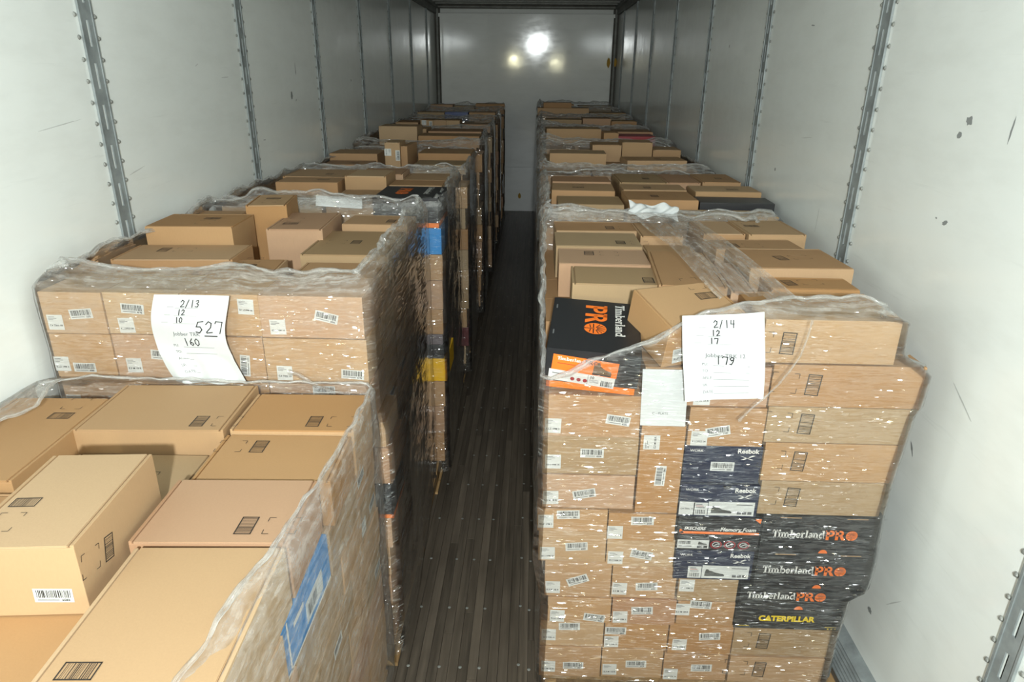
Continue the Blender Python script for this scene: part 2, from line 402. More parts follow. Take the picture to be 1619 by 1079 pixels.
ST_BAR = [sticker_bar(i) for i in range(10)]
ST_SQ = [sticker_square(i) for i in range(6)]
def printed_mark(i, flip):
    rnd = random.Random(300 + i); mb = MB(); mt = 'print_ink'
    W, H = 0.034, 0.056; e = 0.0025                          # frame with bars across it
    for a in ((-W/2, W/2, -H/2, -H/2 + e), (-W/2, W/2, H/2 - e, H/2), (-W/2, -W/2 + e, -H/2, H/2), (W/2 - e, W/2, -H/2, H/2)): mb.rect(*a, mt)
    z = -H/2 + 0.006
    while z < H/2 - 0.004:
        wd = rnd.choice((0.0007, 0.0010, 0.0016)); mb.rect(-W/2 + e, W/2 - e, z, z + wd, mt); z += wd + rnd.choice((0.0012, 0.0018, 0.0028))
    s = -1 if flip else 1; c = s * 0.070; hw, hh, L = 0.032, 0.026, 0.013   # four corner brackets beside it
    for sx in (-1, 1):
        for sz in (-1, 1):
            X, Z = c + sx*hw, sz*hh
            mb.rect(min(X, X - sx*L), max(X, X - sx*L), Z - 0.0007, Z + 0.0007, mt)
            mb.rect(X - 0.0007, X + 0.0007, min(Z, Z - sz*L), max(Z, Z - sz*L), mt)
    return mb.build('printed_barcode')
PRINTS = [[printed_mark(i, f) for i in range(3)] for f in (0, 1)]

# ------------------------------------------------------------------ cartons
MESHES = {}
def body_mesh(w_, d, h, mat, lidded):
    key = (round(w_, 3), round(d, 3), round(h, 3), mat, lidded)
    if key in MESHES: return MESHES[key]
    bm = bmesh.new()
    def bx(x0, x1, y0, y1, z0, z1, bev):
        r = bmesh.ops.create_cube(bm, size=1.0)
        for v in r['verts']:
            v.co = ((x0 + x1)/2 + v.co.x*(x1 - x0), (y0 + y1)/2 + v.co.y*(y1 - y0), (z0 + z1)/2 + v.co.z*(z1 - z0))
        if bev:
            es = list({e for v in r['verts'] for e in v.link_edges})
            bmesh.ops.bevel(bm, geom=es, offset=bev, segments=2, affect='EDGES', profile=0.6)
    if lidded:
        bx(-w_/2, w_/2, -d/2, d/2, 0, h - 0.0045, 0.0015)
        for s in (-1, 1):                                     # the rolled side walls that flank the lid
            bx(min(s*w_/2, s*(w_/2 - 0.0065)), max(s*w_/2, s*(w_/2 - 0.0065)), -d/2 + 0.001, d/2 - 0.001, h - 0.006, h, 0.001)
    else:
        bx(-w_/2, w_/2, -d/2, d/2, 0, h, 0.0018)
    me = bpy.data.meshes.new('carton_body'); bm.to_mesh(me); bm.free(); me.materials.append(M[mat])
    MESHES[key] = me
    return me
def lid_mesh(w_, d, mat):
    key = ('lid', round(w_, 3), round(d, 3), mat)
    if key in MESHES: return MESHES[key]
    bm = bmesh.new(); r = bmesh.ops.create_cube(bm, size=1.0)
    W = w_ - 0.0195
    for v in r['verts']: v.co = (v.co.x*W, v.co.y*(d + 0.001), v.co.z*0.0045)
    bmesh.ops.bevel(bm, geom=list(bm.edges), offset=0.0012, segments=2, affect='EDGES')
    me = bpy.data.meshes.new('carton_lid'); bm.to_mesh(me); bm.free(); me.materials.append(M[mat])
    MESHES[key] = me
    return me
def carton(label, cx, cy, w_, d, z0, z1, mat='kraft', rot=0.0, pitch=0.0, roll=0.0, lid=True, group=None, name='shoe_carton', along='x', cat='cardboard box'):
    """along: 'x' = the lid's side walls are on the left and right, 'y' = on the front and back"""
    h = z1 - z0
    if along == 'y':
        o = link(name, body_mesh(d, w_, h, mat, lid)); rot += 90
    else:
        o = link(name, body_mesh(w_, d, h, mat, lid))
    o.location = (cx, cy, z0); o.rotation_euler = (R(pitch), R(roll), R(rot)); tag(o, label, cat, group)
    o['_w'] = w_; o['_d'] = d; o['_h'] = h; o['_y'] = 1 if along == 'y' else 0
    if lid:
        l = link('lid', lid_mesh(d if along == 'y' else w_, w_ if along == 'y' else d, mat), o, (0, 0, h - 0.00225))
    return o
def put(o, me, name, face, a, b, spin=0.0, sc=1.0):
    """print or sticker on a face of a carton: a across, b up (or back) from the face's centre, in metres"""
    w_, d, h = o['_w'], o['_d'], o['_h']
    if face == 'front': loc, rot = Vector((a, -d/2 - 0.0004, h/2 + b)), Euler((0, R(spin), 0))
    elif face == 'right': loc, rot = Vector((w_/2 + 0.0004, a, h/2 + b)), Euler((0, R(spin), R(90)))
    elif face == 'left': loc, rot = Vector((-w_/2 - 0.0004, a, h/2 + b)), Euler((0, R(spin), R(-90)))
    else: loc, rot = Vector((a, b, h + 0.0006)), Euler((R(-90), 0, R(spin)))
    mt = Matrix.Translation(loc) @ (rot.to_matrix().to_4x4() if face != 'top' else (Matrix.Rotation(R(spin), 4, 'Z') @ Matrix.Rotation(R(-90), 4, 'X')))
    if o['_y']: mt = Matrix.Rotation(R(-90), 4, 'Z') @ mt
    c = link(name, me, o); c.matrix_local = mt @ Matrix.Diagonal((sc, 1, sc, 1))
    return c
_k = [0]
def st_bar(o, face, a, b, spin=0, i=None):
    _k[0] += 1; return put(o, ST_BAR[(i if i is not None else _k[0]) % 10], 'barcode_sticker', face, a, b, spin)
def st_sq(o, face, a, b, spin=0):
    _k[0] += 1; return put(o, ST_SQ[_k[0] % 6], 'location_sticker', face, a, b, spin)
def mark(o, face, a, b, spin=0, flip=0, sc=1.0):
    _k[0] += 1; return put(o, PRINTS[flip][_k[0] % 3], 'printed_barcode', face, a, b, spin, sc)
ORD = ['lowest', 'second', 'third', 'fourth', 'fifth', 'sixth', 'seventh', 'eighth', 'ninth', 'tenth', 'eleventh', 'twelfth', 'thirteenth']

# ------------------------------------------------------------------ the trailer
WL, WR, YB, YF, ZC = -1.425, 1.134, 10.5, -1.3, 2.84
def panel_mesh(dx, dy, dz, mat, bev=0.0015):
    bm = bmesh.new(); r = bmesh.ops.create_cube(bm, size=1.0)
    for v in r['verts']: v.co = (v.co.x*dx, v.co.y*dy, v.co.z*dz)
    bmesh.ops.bevel(bm, geom=list(bm.edges), offset=bev, segments=2, affect='EDGES')
    me = bpy.data.meshes.new('panel'); bm.to_mesh(me); bm.free(); me.materials.append(M[mat])
    return me
# floor: dark base, narrow hardwood strips in the aisle, wide boards under the loads
mb = MB(); mb.box(WL - 0.05, WR + 0.05, YF, YB + 0.05, -0.08, -0.03, 'hole')
floor = link('floor', mb.build('floor')); tag(floor, kind='structure')
strip_w = 0.0352
cache = {}
x = -0.62; rndf = random.Random(5)
while x < 0.17:
    y = YF - rndf.random()
    while y < YB:
        L = rndf.choice((1.0, 1.5, 2.1, 2.6))
        y0, y1 = max(y, YF), min(y + L, YB)
        if y1 - y0 > 0.05:
            key = round(y1 - y0, 2)
            if key not in cache: cache[key] = panel_mesh(strip_w - 0.0012, key - 0.0015, 0.03, 'floor', 0.0008)
            link('floor_strip', cache[key], floor, (x + strip_w/2, (y0 + y1)/2, -0.015 - rndf.random()*0.0012))
        y += L
    x += strip_w
for x0, x1 in [(WL, -1.12), (-1.12, -0.87), (-0.87, -0.62), (x, 0.42), (0.42, 0.72), (0.72, 1.0), (1.0, WR)]:
    link('floor_board', panel_mesh(x1 - x0 - 0.003, YB - YF, 0.03, 'floor'), floor, ((x0 + x1)/2, (YB + YF)/2, -0.015))
sc = MB()
for sx in (-0.3, -0.225, -0.155, -0.016, -0.41, 0.02):
    y = 0.38 + (0.02 if sx == -0.016 else 0)
    while y < 10.3:
        n = 8; b = len(sc.v); cxs = sx + rndf.uniform(-0.004, 0.004)
        sc.v += [(cxs + math.cos(i*math.pi/4)*0.0062, y + math.sin(i*math.pi/4)*0.0062, 0.0004) for i in range(n)] + [(cxs, y, 0.0022)]
        for i in range(n): sc.f.append((b + i, b + (i + 1) % n, b + n)); sc.mi.append(sc.mat('rivet'))
        y += 0.288
tag(link('floor_screws', sc.build('floor_screws'), floor), kind='stuff')
# scratches dragged along the aisle
for (xa, ya, xb, yb) in [(-0.30, 1.7, -0.16, 3.1), (-0.36, 1.6, -0.21, 4.0), (-0.25, 1.6, -0.245, 4.5)]:
    s_ = MB(); n = 8
    for i in range(n):
        t0, t1 = i/n, (i + 1)/n; f = lambda t: (xa + (xb - xa)*t + 0.012*math.sin(4*t), ya + (yb - ya)*t)
        (ax_, ay_), (bx_, by_) = f(t0), f(t1); wd = 0.0008*(1 - abs(t0 - .5))
        s_.poly([(ax_ - wd, ay_, 0.0007), (ax_ + wd, ay_, 0.0007), (bx_ + wd, by_, 0.0007), (bx_ - wd, by_, 0.0007)], 'floor_scratch')
    link('floor_scratch', s_.build('floor_scratch'), floor)

# slotted logistics post: a plate with slots, a dark channel behind it, a row of rivets on each side
def post_mesh():
    mb = MB(); hw = 0.036; z = 0.10; sh = 0.078; st = 0.127; sw = 0.0065
    T0, T1 = -0.004, 0.0
    mb.box(-hw, -sw, T0, T1, 0.0, 2.72, 'zinc'); mb.box(sw, hw, T0, T1, 0.0, 2.72, 'zinc')
    for s in (-1, 1): mb.box(min(s*hw, s*(hw - 0.007)), max(s*hw, s*(hw - 0.007)), T0 - 0.003, T0, 0.0, 2.72, 'zinc')
    zz = 0.0
    while z < 2.70:
        mb.box(-sw, sw, T0, T1, zz, z, 'zinc'); zz = z + sh; z += st
    mb.box(-sw, sw, T0, T1, zz, 2.72, 'zinc')
    mb.box(-hw + 0.004, hw - 0.004, T1 + 0.002, T1 + 0.004, 0.0, 2.72, 'hole')
    return mb.build('logistic_post')
def rivet_mesh():
    mb = MB(); n = 8
    for s in (-1, 1):
        z = 0.16
        while z < 2.70:
            cx = s*0.052; b = len(mb.v)
            mb.v += [(cx + math.cos(i*2*math.pi/n)*0.0078, 0.0, z + math.sin(i*2*math.pi/n)*0.0078) for i in range(n)]
            mb.v += [(cx + math.cos(i*2*math.pi/n)*0.005, -0.004, z + math.sin(i*2*math.pi/n)*0.005) for i in range(n)] + [(cx, -0.0052, z)]
            k = mb.mat('rivet')
            for i in range(n):
                j = (i + 1) % n
                mb.f.append((b + i, b + j, b + n + j, b + n + i)); mb.mi.append(k)
                mb.f.append((b + n + i, b + n + j, b + 2*n)); mb.mi.append(k)
            z += 0.0645
    return mb.build('rivet_rows')
POST, RIV = post_mesh(), rivet_mesh()
def side_wall(name, xw, s, first):
    """s=+1: the room lies towards +x of the wall"""
    mb = MB(); mb.box(min(xw - s*0.014, xw - s*0.06), max(xw - s*0.014, xw - s*0.06), YF, YB + 0.06, -0.08, ZC, 'alu')
    wall = link(name, mb.build(name)); tag(wall, kind='structure')
    ys = [first + 1.2192*k for k in range(-2, 9)]
    ys = [y for y in ys if YF + 0.1 < y < YB - 0.1]
    edges = [YF] + ys + [YB]
    for a, b in zip(edges[:-1], edges[1:]):
        link('wall_panel', panel_mesh(0.010, b - a - 0.002, 2.74, 'wall'), wall, (xw - s*0.005, (a + b)/2, 1.36))
    for y in ys:
        p = link('logistic_post', POST, wall, (xw + s*0.001, y, 0.02), (0, 0, R(90) if s > 0 else R(-90)))
        r = link('rivet_rows', RIV, p, (0, -0.0005, 0)); tag(r, kind='stuff')
    return wall
wall_left = side_wall('wall_left', WL, 1, 2.331)
wall_right = side_wall('wall_right', WR, -1, 2.475)
# ribbed scuff bands along the wall feet
for nm, xw, s in (('trim_1', WL, 1), ('trim_2', WR, -1)):
    mb = MB(); n = 60; prof = []
    for i in range(n + 1):
        z = 0.005 + 0.125*i/n; prof.append((0.032 + 0.007*math.cos(i/n*2*math.pi*6), z))
    prof = [(0.0, 0.0), (0.038, 0.0)] + prof + [(0.0, 0.145)]
    for (a, b) in zip(prof[:-1], prof[1:]):
        q = [(xw + s*a[0], YF, a[1]), (xw + s*a[0], YB, a[1]), (xw + s*b[0], YB, b[1]), (xw + s*b[0], YF, b[1])]
        mb.poly(q if s < 0 else q[::-1], 'zinc')
    tag(link(nm, mb.build(nm)), kind='structure')
# top rails along the side walls
for nm, xw, s in (('trim_3', WL, 1), ('trim_4', WR, -1)):
    mb = MB()
    mb.box(min(xw, xw + s*0.03), max(xw, xw + s*0.03), YF, YB, 2.735, ZC, 'alu')
    mb.box(min(xw, xw + s*0.07), max(xw, xw + s*0.07), YF, YB, 2.80, ZC, 'alu')
    tag(link(nm, mb.build(nm)), kind='structure')
# ceiling with roof bows
mb = MB(); mb.box(WL - 0.05, WR + 0.05, YF, YB + 0.06, ZC, ZC + 0.03, 'roof')
ceiling = link('ceiling', mb.build('ceiling')); tag(ceiling, kind='structure')
bow = panel_mesh(WR - WL - 0.14, 0.06, 0.014, 'alu')
y = YF + 0.3
while y < YB:
    link('roof_bow', bow, ceiling, ((WL + WR)/2, y, ZC - 0.007)); y += 0.30
# bulkhead: white liner behind, a tall panel in front, tilted forward to raise the flash's reflection, corner posts, header rail
mb = MB(); mb.box(WL - 0.05, WR + 0.05, YB + 0.05, YB + 0.09, -0.08, ZC, 'wall_back')
wall_back = link('wall_back', mb.build('wall_back')); tag(wall_back, kind='structure')
hp = WR - WL - 0.10
link('bulkhead_panel', panel_mesh(hp, 0.012, 2.08, 'wall_back'), wall_back, ((WL + WR)/2, YB - 0.018, 1.04 + 0.66), (R(1.5), 0, 0))
link('kick_panel', panel_mesh(hp, 0.012, 0.655, 'wall_back'), wall_back, ((WL + WR)/2, YB - 0.002, 0.329))
for nm, x in (('trim_5', WL + 0.035), ('trim_6', WR - 0.035)):
    mb = MB()
    mb.box(x - 0.035, x + 0.035, YB - 0.05, YB + 0.04, 0, 2.80, 'dark_metal'); mb.box(x - 0.012, x + 0.012, YB - 0.056, YB - 0.05, 0, 2.80, 'alu')
    tag(link(nm, mb.build(nm)), kind='structure')
mb = MB(); mb.box(WL + 0.07, WR - 0.07, YB - 0.20, YB - 0.12, 2.795, ZC, 'dark_metal'); mb.box(WL + 0.07, WR - 0.07, YB - 0.205, YB - 0.20, 2.80, 2.815, 'alu')
tag(link('trim_7', mb.build('trim_7')), kind='structure')
mb = MB(); mb.box(WL + 0.06, WR - 0.06, YB + 0.040, YB + 0.048, 2.735, 2.748, 'hole'); link('painted_gap_shade', mb.build('painted_gap_shade'), wall_back)  # near-black strip, shade painted in behind the panel's top edge
# bolt heads, foam bungs and scuffs on the bulkhead
bb = MB()
for k in range(40):
    bx_, bz_ = rndf.uniform(WL + 0.1, WR - 0.1), rndf.choice((2.4, 2.28, 2.1, 2.1, 1.95, 1.6, 2.45))
    bb.box(bx_ - 0.006, bx_ + 0.006, YB - 0.006, YB + 0.02, bz_ - 0.006, bz_ + 0.006, 'rivet')
tag(link('bulkhead_bolts', bb.build('bulkhead_bolts'), wall_back), kind='stuff')
def foam(x, y, z, w_, h):
    bm = bmesh.new(); bmesh.ops.create_icosphere(bm, subdivisions=2, radius=0.5)
    rr = random.Random(int(x*999))
    for v in bm.verts: v.co = (v.co.x*w_*rr.uniform(0.8, 1.15), v.co.y*0.03, v.co.z*h*rr.uniform(0.8, 1.15))
    me = bpy.data.meshes.new('foam_patch'); bm.to_mesh(me); bm.free(); me.materials.append(M['tape'])
    link('foam_patch', me, wall_back, (x, y, z))
foam(-0.16, YB - 0.005, 2.12, 0.045, 0.06); foam(-0.21, YB - 0.012, 0.23, 0.045, 0.09); foam(WR - 0.11, YB - 0.06, 2.12, 0.05, 0.13); foam(WR - 0.02, YB - 0.10, 2.12, 0.04, 0.12)
# scuffs and gouges on the liners, each an irregular smear
def scuff(wall, xw, s, y, z, ly, lz, ang, seed, mat='scuff'):
    rr = random.Random(seed); mb = MB(); n = 14; pts = []
    if max(ly, lz) > .085 or min(ly, lz) < .0055: mat = 'faint_scuff'
    for i in range(n):
        a = 2*math.pi*i/n; r = rr.uniform(0.65, 1.1); p, q = math.cos(a)*ly/2*r, math.sin(a)*lz/2*r
        pts.append((p*math.cos(R(ang)) - q*math.sin(R(ang)), p*math.sin(R(ang)) + q*math.cos(R(ang))))
    xx = xw + s*0.0006
    mb.poly([(xx, y + p, z + q) for p, q in (pts if s < 0 else pts[::-1])], mat)
    link('scuff_mark', mb.build('scuff_mark'), wall)
for i, a in enumerate([(1.905, 1.853, 0.032, 0.026, 10), (1.935, 1.815, 0.026, 0.018, -10), (1.731, 1.84, 0.008, 0.075, 4), (1.905, 1.585, 0.030, 0.014, -15), (1.95, 1.59, 0.012, 0.006, 0),
     (1.64, 1.165, 0.16, 0.006, 30), (1.80, 0.935, 0.010, 0.05, -35), (1.865, 0.74, 0.012, 0.06, -8), (1.806, 0.324, 0.03, 0.022, 0), (1.70, 0.45, 0.12, 0.004, -48), (1.88, 0.62, 0.16, 0.004, -40), (3.12, 2.154, 0.045, 0.006, 5),
     (3.32, 1.55, 0.02, 0.018, 0), (3.0, 1.72, 0.12, 0.004, -6), (1.35, 1.92, 0.02, 0.01, 40), (2.75, 1.42, 0.005, 0.10, 3), (4.4, 2.12, 0.02, 0.02, 0), (3.08, 1.24, 0.005, 0.1, 0)]):
    scuff(wall_right, WR, -1, *a, 40 + i)
for i, a in enumerate([(4.20, 1.83, 0.05, 0.035, 60), (4.27, 1.80, 0.02, 0.012, 30), (4.31, 1.97, 0.012, 0.075, 0), (3.31, 1.93, 0.09, 0.006, 2), (2.46, 1.62, 0.12, 0.004, 10), (3.05, 1.98, 0.035, 0.005, 20), (2.1, 1.80, 0.22, 0.003, 6), (3.7, 1.62, 0.04, 0.006, 0), (5.6, 1.9, 0.03, 0.02, 0)]):
    scuff(wall_left, WL, 1, *a, 80 + i)

# ------------------------------------------------------------------ pallets
DECK = panel_mesh(1.0, 0.13, 0.018, 'pallet'); STR = panel_mesh(0.04, 1.2, 0.09, 'pallet'); BOT = panel_mesh(1.0, 0.11, 0.016, 'pallet')
def pallet(label, xc, y0, sx=1.0):
    e = bpy.data.objects.new('wooden_pallet', None); COL.objects.link(e); e.location = (xc, y0 + 0.6, 0); e.scale = (sx, 1, 1)
    tag(e, label, 'pallet')
    for k in range(7): link('deck_board', DECK, e, (0, -0.535 + k*1.07/6, 0.124))
    for k in (-1, 0, 1): link('stringer', STR, e, (k*0.47, 0, 0.0665)); link('bottom_board', BOT, e, (0, k*0.53, 0.0085))
PZ = 0.134
LY = [0.47, 1.79, 2.95, 4.18, 5.40, 6.65, 7.90, 9.14]
RY = [1.67, 2.95, 4.20, 5.45, 6.70, 7.92, 9.15]
NTH = ['nearest', 'second', 'third', 'fourth', 'fifth', 'sixth', 'seventh', 'eighth']
for i, y in enumerate(LY): pallet('wooden pallet under the %s stack along the left wall' % NTH[i], -0.915, y + 0.01, 0.94)
for i, y in enumerate(RY): pallet('wooden pallet under the %s stack along the right wall' % NTH[i], 0.535, y + 0.01, 0.95)

# cartons packed inside a stack, joined: nobody sees them one by one
def core(label, x0, x1, y0, y1, z1, nx=3, ny=5, dz=0.124, seed=0):
    rr = random.Random(seed); mb = MB(); nz = max(1, round((z1 - PZ) / dz)); dz = (z1 - PZ) / nz
    for k in range(nz):
        za, zb = PZ + k*dz, PZ + (k + 1)*dz
        yy = [y0 + (y1 - y0)*j/ny for j in range(ny + 1)]
        for j in range(ny):
            xs = [x0 + rr.uniform(0, 0.012)] + [x0 + (x1 - x0)*i/nx + rr.uniform(-0.03, 0.03) for i in range(1, nx)] + [x1 - rr.uniform(0, 0.012)]
            for i in range(nx): mb.box(xs[i] + 0.0008, xs[i + 1] - 0.0008, yy[j] + 0.0008, yy[j + 1] - 0.0008, za + 0.0006, zb - 0.0006, 'kraft')
    o = link('packed_cartons', mb.build('packed_cartons')); tag(o, label, 'cardboard boxes', kind='stuff')
    return o

# ------------------------------------------------------------------ printed designs on coloured boxes
def logo_timber(h, length_from, zc, dark='black_card'):
    mb = MB(); x = timberland(mb, length_from, zc, h); mb.v = [(length_from + (v[0] - length_from)*0.80, v[1], v[2]) for v in mb.v]; x = length_from + (x - length_from)*0.80; pro(mb, x + 0.12*h, zc - 0.16*h, h*1.22, 'orange_ink', dark); return mb.build('printed_logo')
def shoe_shape(mb, x, z, L, mat, y=-0.0008):
    H = L*0.42
    pts = [(0, .12), (.02, .55), (.06, .95), (.16, .98), (.22, .78), (.36, .72), (.52, .52), (.74, .40), (.92, .32), (1.0, .18), (.99, .08), (.6, .05), (.3, .06), (.05, .05)]
    mb.flat([(x + p*L, z + q*H) for p, q in reversed(pts)], mat, y)
    mb.rect(x, x + L*0.98, z, z + H*0.09, 'ink', y - 0.0001)
    for k in range(3): mb.stroke([(x + L*(.24 + .08*k), z + H*(.72 - .08*k)), (x + L*(.30 + .08*k), z + H*(.50 - .05*k))], L*0.012, 'grey_ink', y - 0.0002)
def vector_mark(mb, x, z, s, mat='white_ink'):
    mb.flat([(x, z + s*.42), (x + s*.30, z + s*.36), (x + s*1.3, z + s*.02), (x + s*1.12, z)], mat)
    mb.flat([(x + s*.10, z), (x + s*.42, z), (x + s*.78, z + s*.2), (x + s*.62, z + s*.26)], mat)
    mb.flat([(x + s*.78, z + s*.30), (x + s*.92, z + s*.24), (x + s*1.45, z + s*.46), (x + s*1.2, z + s*.5)], mat)
def navy_print(w_, h, with_label, barcode):
    mb = MB()
    mb.mesh(WORDS['WORK'], 'white_ink', -w_/2 + 0.014, h/2 - 0.020, 0.012)
    mb.mesh(WORDS['Reebok'], 'white_ink', w_/2 - 0.070, h/2 - 0.022, 0.020, sx=0.95)
    vector_mark(mb, w_/2 - 0.062, h/2 - 0.043, 0.030)
    mb.rect(-w_/2, w_/2, h/2 - 0.0625, h/2 - 0.0615, 'hole', -0.0003)
    if with_label:
        z0 = -h/2 + 0.006
        mb.box(-w_/2 + with_label, -w_/2 + with_label + 0.040, -0.0006, 0, z0, z0 + 0.042, 'sticker')
        bars(mb, -w_/2 + with_label + 0.006, -w_/2 + with_label + 0.034, z0 + 0.004, z0 + 0.018, 'ink', random.Random(4), -0.0008)
        mb.rect(-w_/2 + with_label + 0.006, -w_/2 + with_label + 0.032, z0 + 0.024, z0 + 0.0262, 'ink', -0.0008); mb.rect(-w_/2 + with_label + 0.006, -w_/2 + with_label + 0.028, z0 + 0.030, z0 + 0.0318, 'red_ink', -0.0008)
        mb.rect(-w_/2 + with_label + 0.006, -w_/2 + with_label + 0.024, z0 + 0.035, z0 + 0.0372, 'ink', -0.0008)
        xa = -w_/2 + with_label + 0.042; xb = w_/2 - 0.008
        mb.box(xa, xb, -0.0006, 0, z0, z0 + 0.046, 'sticker'); shoe_shape(mb, xa + 0.008, z0 + 0.008, 0.060, 'shoe_ink')
        mb.rect(xb - 0.052, xb - 0.006, z0 + 0.036, z0 + 0.0385, 'grey_ink', -0.0008)
        for k in range(3): mb.rect(xb - 0.048 + k*0.015, xb - 0.036 + k*0.015, z0 + 0.005, z0 + 0.014, 'grey_ink', -0.0008)
    return mb.build('printed_design')
def skate_print(w_, h):
    mb = MB()
    mb.rect(-w_/2, w_/2, h/2 - 0.022, h/2 - 0.0212, 'grey_ink', -0.0003)
    z = h/2 - 0.050
    mb.rect(-w_/2 + 0.006, w_/2 - 0.003, z - 0.008, z, 'orange_ink'); mb.ring(-w_/2 + 0.016, z + 0.002, 0.0125, 0.0045, 150, 268, 'orange_ink', 8)
    mb.flat([(w_/2 - 0.020, h/2 - 0.004), (w_/2 - 0.003, h/2 - 0.018), (w_/2 - 0.001, h/2 - 0.002), (w_/2 - 0.010, h/2 - 0.001)], 'orange_ink')
    mb.mesh(WORDS['SKE'], 'white_ink', -w_/2 + 0.016, z + 0.006, 0.0145, shear=0.3, sx=0.92)
    mb.mesh(WORDS['with'], 'white_ink', -w_/2 + 0.103, z + 0.004, 0.009, shear=0.3)
    mb.mesh(WORDS['Mem'], 'white_ink', -w_/2 + 0.120, z + 0.003, 0.0185, shear=0.25, sx=0.95)
    z0 = -h/2 + 0.006
    mb.box(-w_/2 + 0.002, -w_/2 + 0.094, -0.0006, 0, z0, z0 + 0.030, 'sticker')
    bars(mb, -w_/2 + 0.006, -w_/2 + 0.040, z0 + 0.015, z0 + 0.026, 'ink', random.Random(9), -0.0008); mb.rect(-w_/2 + 0.006, -w_/2 + 0.044, z0 + 0.006, z0 + 0.009, 'grey_ink', -0.0008)
    shoe_shape(mb, -w_/2 + 0.062, z0 + 0.014, 0.026, 'shoe_ink'); mb.rect(-w_/2 + 0.060, -w_/2 + 0.090, z0 + 0.002, z0 + 0.011, 'ink', -0.0008); mb.mesh(WORDS['n10'], 'white_ink', -w_/2 + 0.070, z0 + 0.0035, 0.009, -0.001)
    for k in range(3):
        cx = -w_/2 + 0.115 + k*0.040
        mb.ring(cx, z0 + 0.015, 0.0145, 0.0115, 0, 360, 'red_ink', 14, 1.2); mb.ring(cx, z0 + 0.015, 0.009, 0.0075, 20, 330, 'white_ink', 10, 1.3)
        mb.stroke([(cx - 0.008, z0 + 0.010), (cx + 0.008, z0 + 0.020)], 0.002, 'white_ink')
    mb.mesh(WORDS['with'], 'white_ink', w_/2 - 0.037, z0 + 0.012, 0.009, -0.001)
    return mb.build('printed_design')
def cat_print(w_):
    mb = MB(); L = wlen('CAT'); sc = 0.172 / L
    mb.mesh(WORDS['CAT'], 'yellow_ink', -w_/2 + 0.074, -0.006, sc*1.0, sx=1.0)
    mb.flat([(-w_/2 + 0.089, -0.0065), (-w_/2 + 0.109, -0.0065), (-w_/2 + 0.099, 0.008)], 'yellow_ink', -0.0006)
    mb.rect(-w_/2 + 0.012, -w_/2 + 0.048, -0.028, -0.0265, 'yellow_ink'); mb.rect(w_/2 - 0.044, w_/2 - 0.008, -0.026, -0.0245, 'yellow_ink')
    for k in range(3): mb.rect(w_/2 - 0.036 + k*0.011, w_/2 - 0.031 + k*0.011, -0.034, -0.030, 'yellow_ink')
    return mb.build('printed_design')

# ------------------------------------------------------------------ the front of the nearest stack on the right
YR = 1.67
rb = random.Random(21)
def rfront(label, x0, x1, z0, z1, mat='kraft', dy=None, depth=0.29, **kw):
    dy = rb.uniform(0.0, 0.010) if dy is None else dy
    o = carton(label, (x0 + x1)/2, YR + dy + depth/2, x1 - x0 - 0.0015, depth, z0 + 0.0006, z1 - 0.0006, mat, group=None, lid=False, **kw)
    o['_cx'] = (x0 + x1)/2; o['_cz'] = (z0 + z1)/2
    return o
def on(o, fn, x, z, *a): fn(o, 'front', x - o['_cx'], z - o['_cz'], *a)
NR = 'in nearest right stack front'
K = ['kraft', 'kraft_light', 'kraft_gold', 'kraft_pink', 'kraft_grey']
# outer-left and inner-left columns (end faces towards the aisle end), each: x0 x1 z0 z1, square sticker, barcode sticker
colA = [(.049,.247,.136,.260,(.079,.177),(.159,.184,-2)), (.049,.250,.260,.361,(.077,.304),(.141,.340,-2)), (.070,.267,.361,.457,(.101,.385),(.216,.382,7)), (.058,.261,.457,.592,(.084,.491),(.159,.520,-22)),
        (.036,.238,.592,.704,(.064,.620),(.150,.647,-5)), (.030,.236,.704,.781,(.056,.738),(.121,.763,-3))]
colB = [(.249,.445,.136,.256,(.277,.168),(.360,.194,-2)), (.252,.452,.256,.361,(.276,.282),(.287,.327,0)), (.269,.466,.361,.457,(.296,.388),(.362,.415,-3)), (.263,.459,.457,.577,(.288,.491),(.370,.502,-4)),
        (.240,.442,.577,.676,(.268,.608),(.345,.621,10)), (.238,.434,.676,.772,(.260,.705),(.337,.748,-2))]
for i, c in enumerate(colA):
    o = rfront('brown carton with two stickers, %s from the pallet, aisle edge, %s' % (ORD[i], NR), *c[:4], K[i % 3])
    on(o, st_sq, *c[4], rb.uniform(-2, 2)); on(o, st_bar, *c[5])
for i, c in enumerate(colB):
    o = rfront('brown carton with two stickers, %s from the pallet, second column, %s' % (ORD[i], NR), *c[:4], K[(i + 1) % 4])
    on(o, st_sq, *c[4], rb.uniform(-2, 2)); on(o, st_bar, *c[5])
# three wide cartons above them
for nm, c, mt in (('lowest', (.043,.307,.783,.894,(.068,.817),(.164,.832,-12)), 'kraft_pink'), ('middle', (.041,.309,.895,1.019,(.071,.934),(.180,.964,0)), 'kraft_grey'), ('topmost', (.040,.306,1.020,1.148,(.067,1.053),(.245,1.074,8)), 'kraft')):
    o = rfront('wide brown carton, %s of three at mid height, aisle edge, %s' % (nm, NR), *c[:4], mt)
    on(o, st_sq, *c[4], rb.uniform(-2, 2)); on(o, st_bar, *c[5])
o = rfront('brown carton standing on end beside the navy boxes ' + NR, .311,.434,.776,1.060, 'kraft_gold')
on(o, st_sq, .342,1.008, -90); on(o, st_bar, .375,.901, -88)
o = rfront('brown carton behind the blank white sheet ' + NR, .308,.424,1.062,1.232, 'kraft')
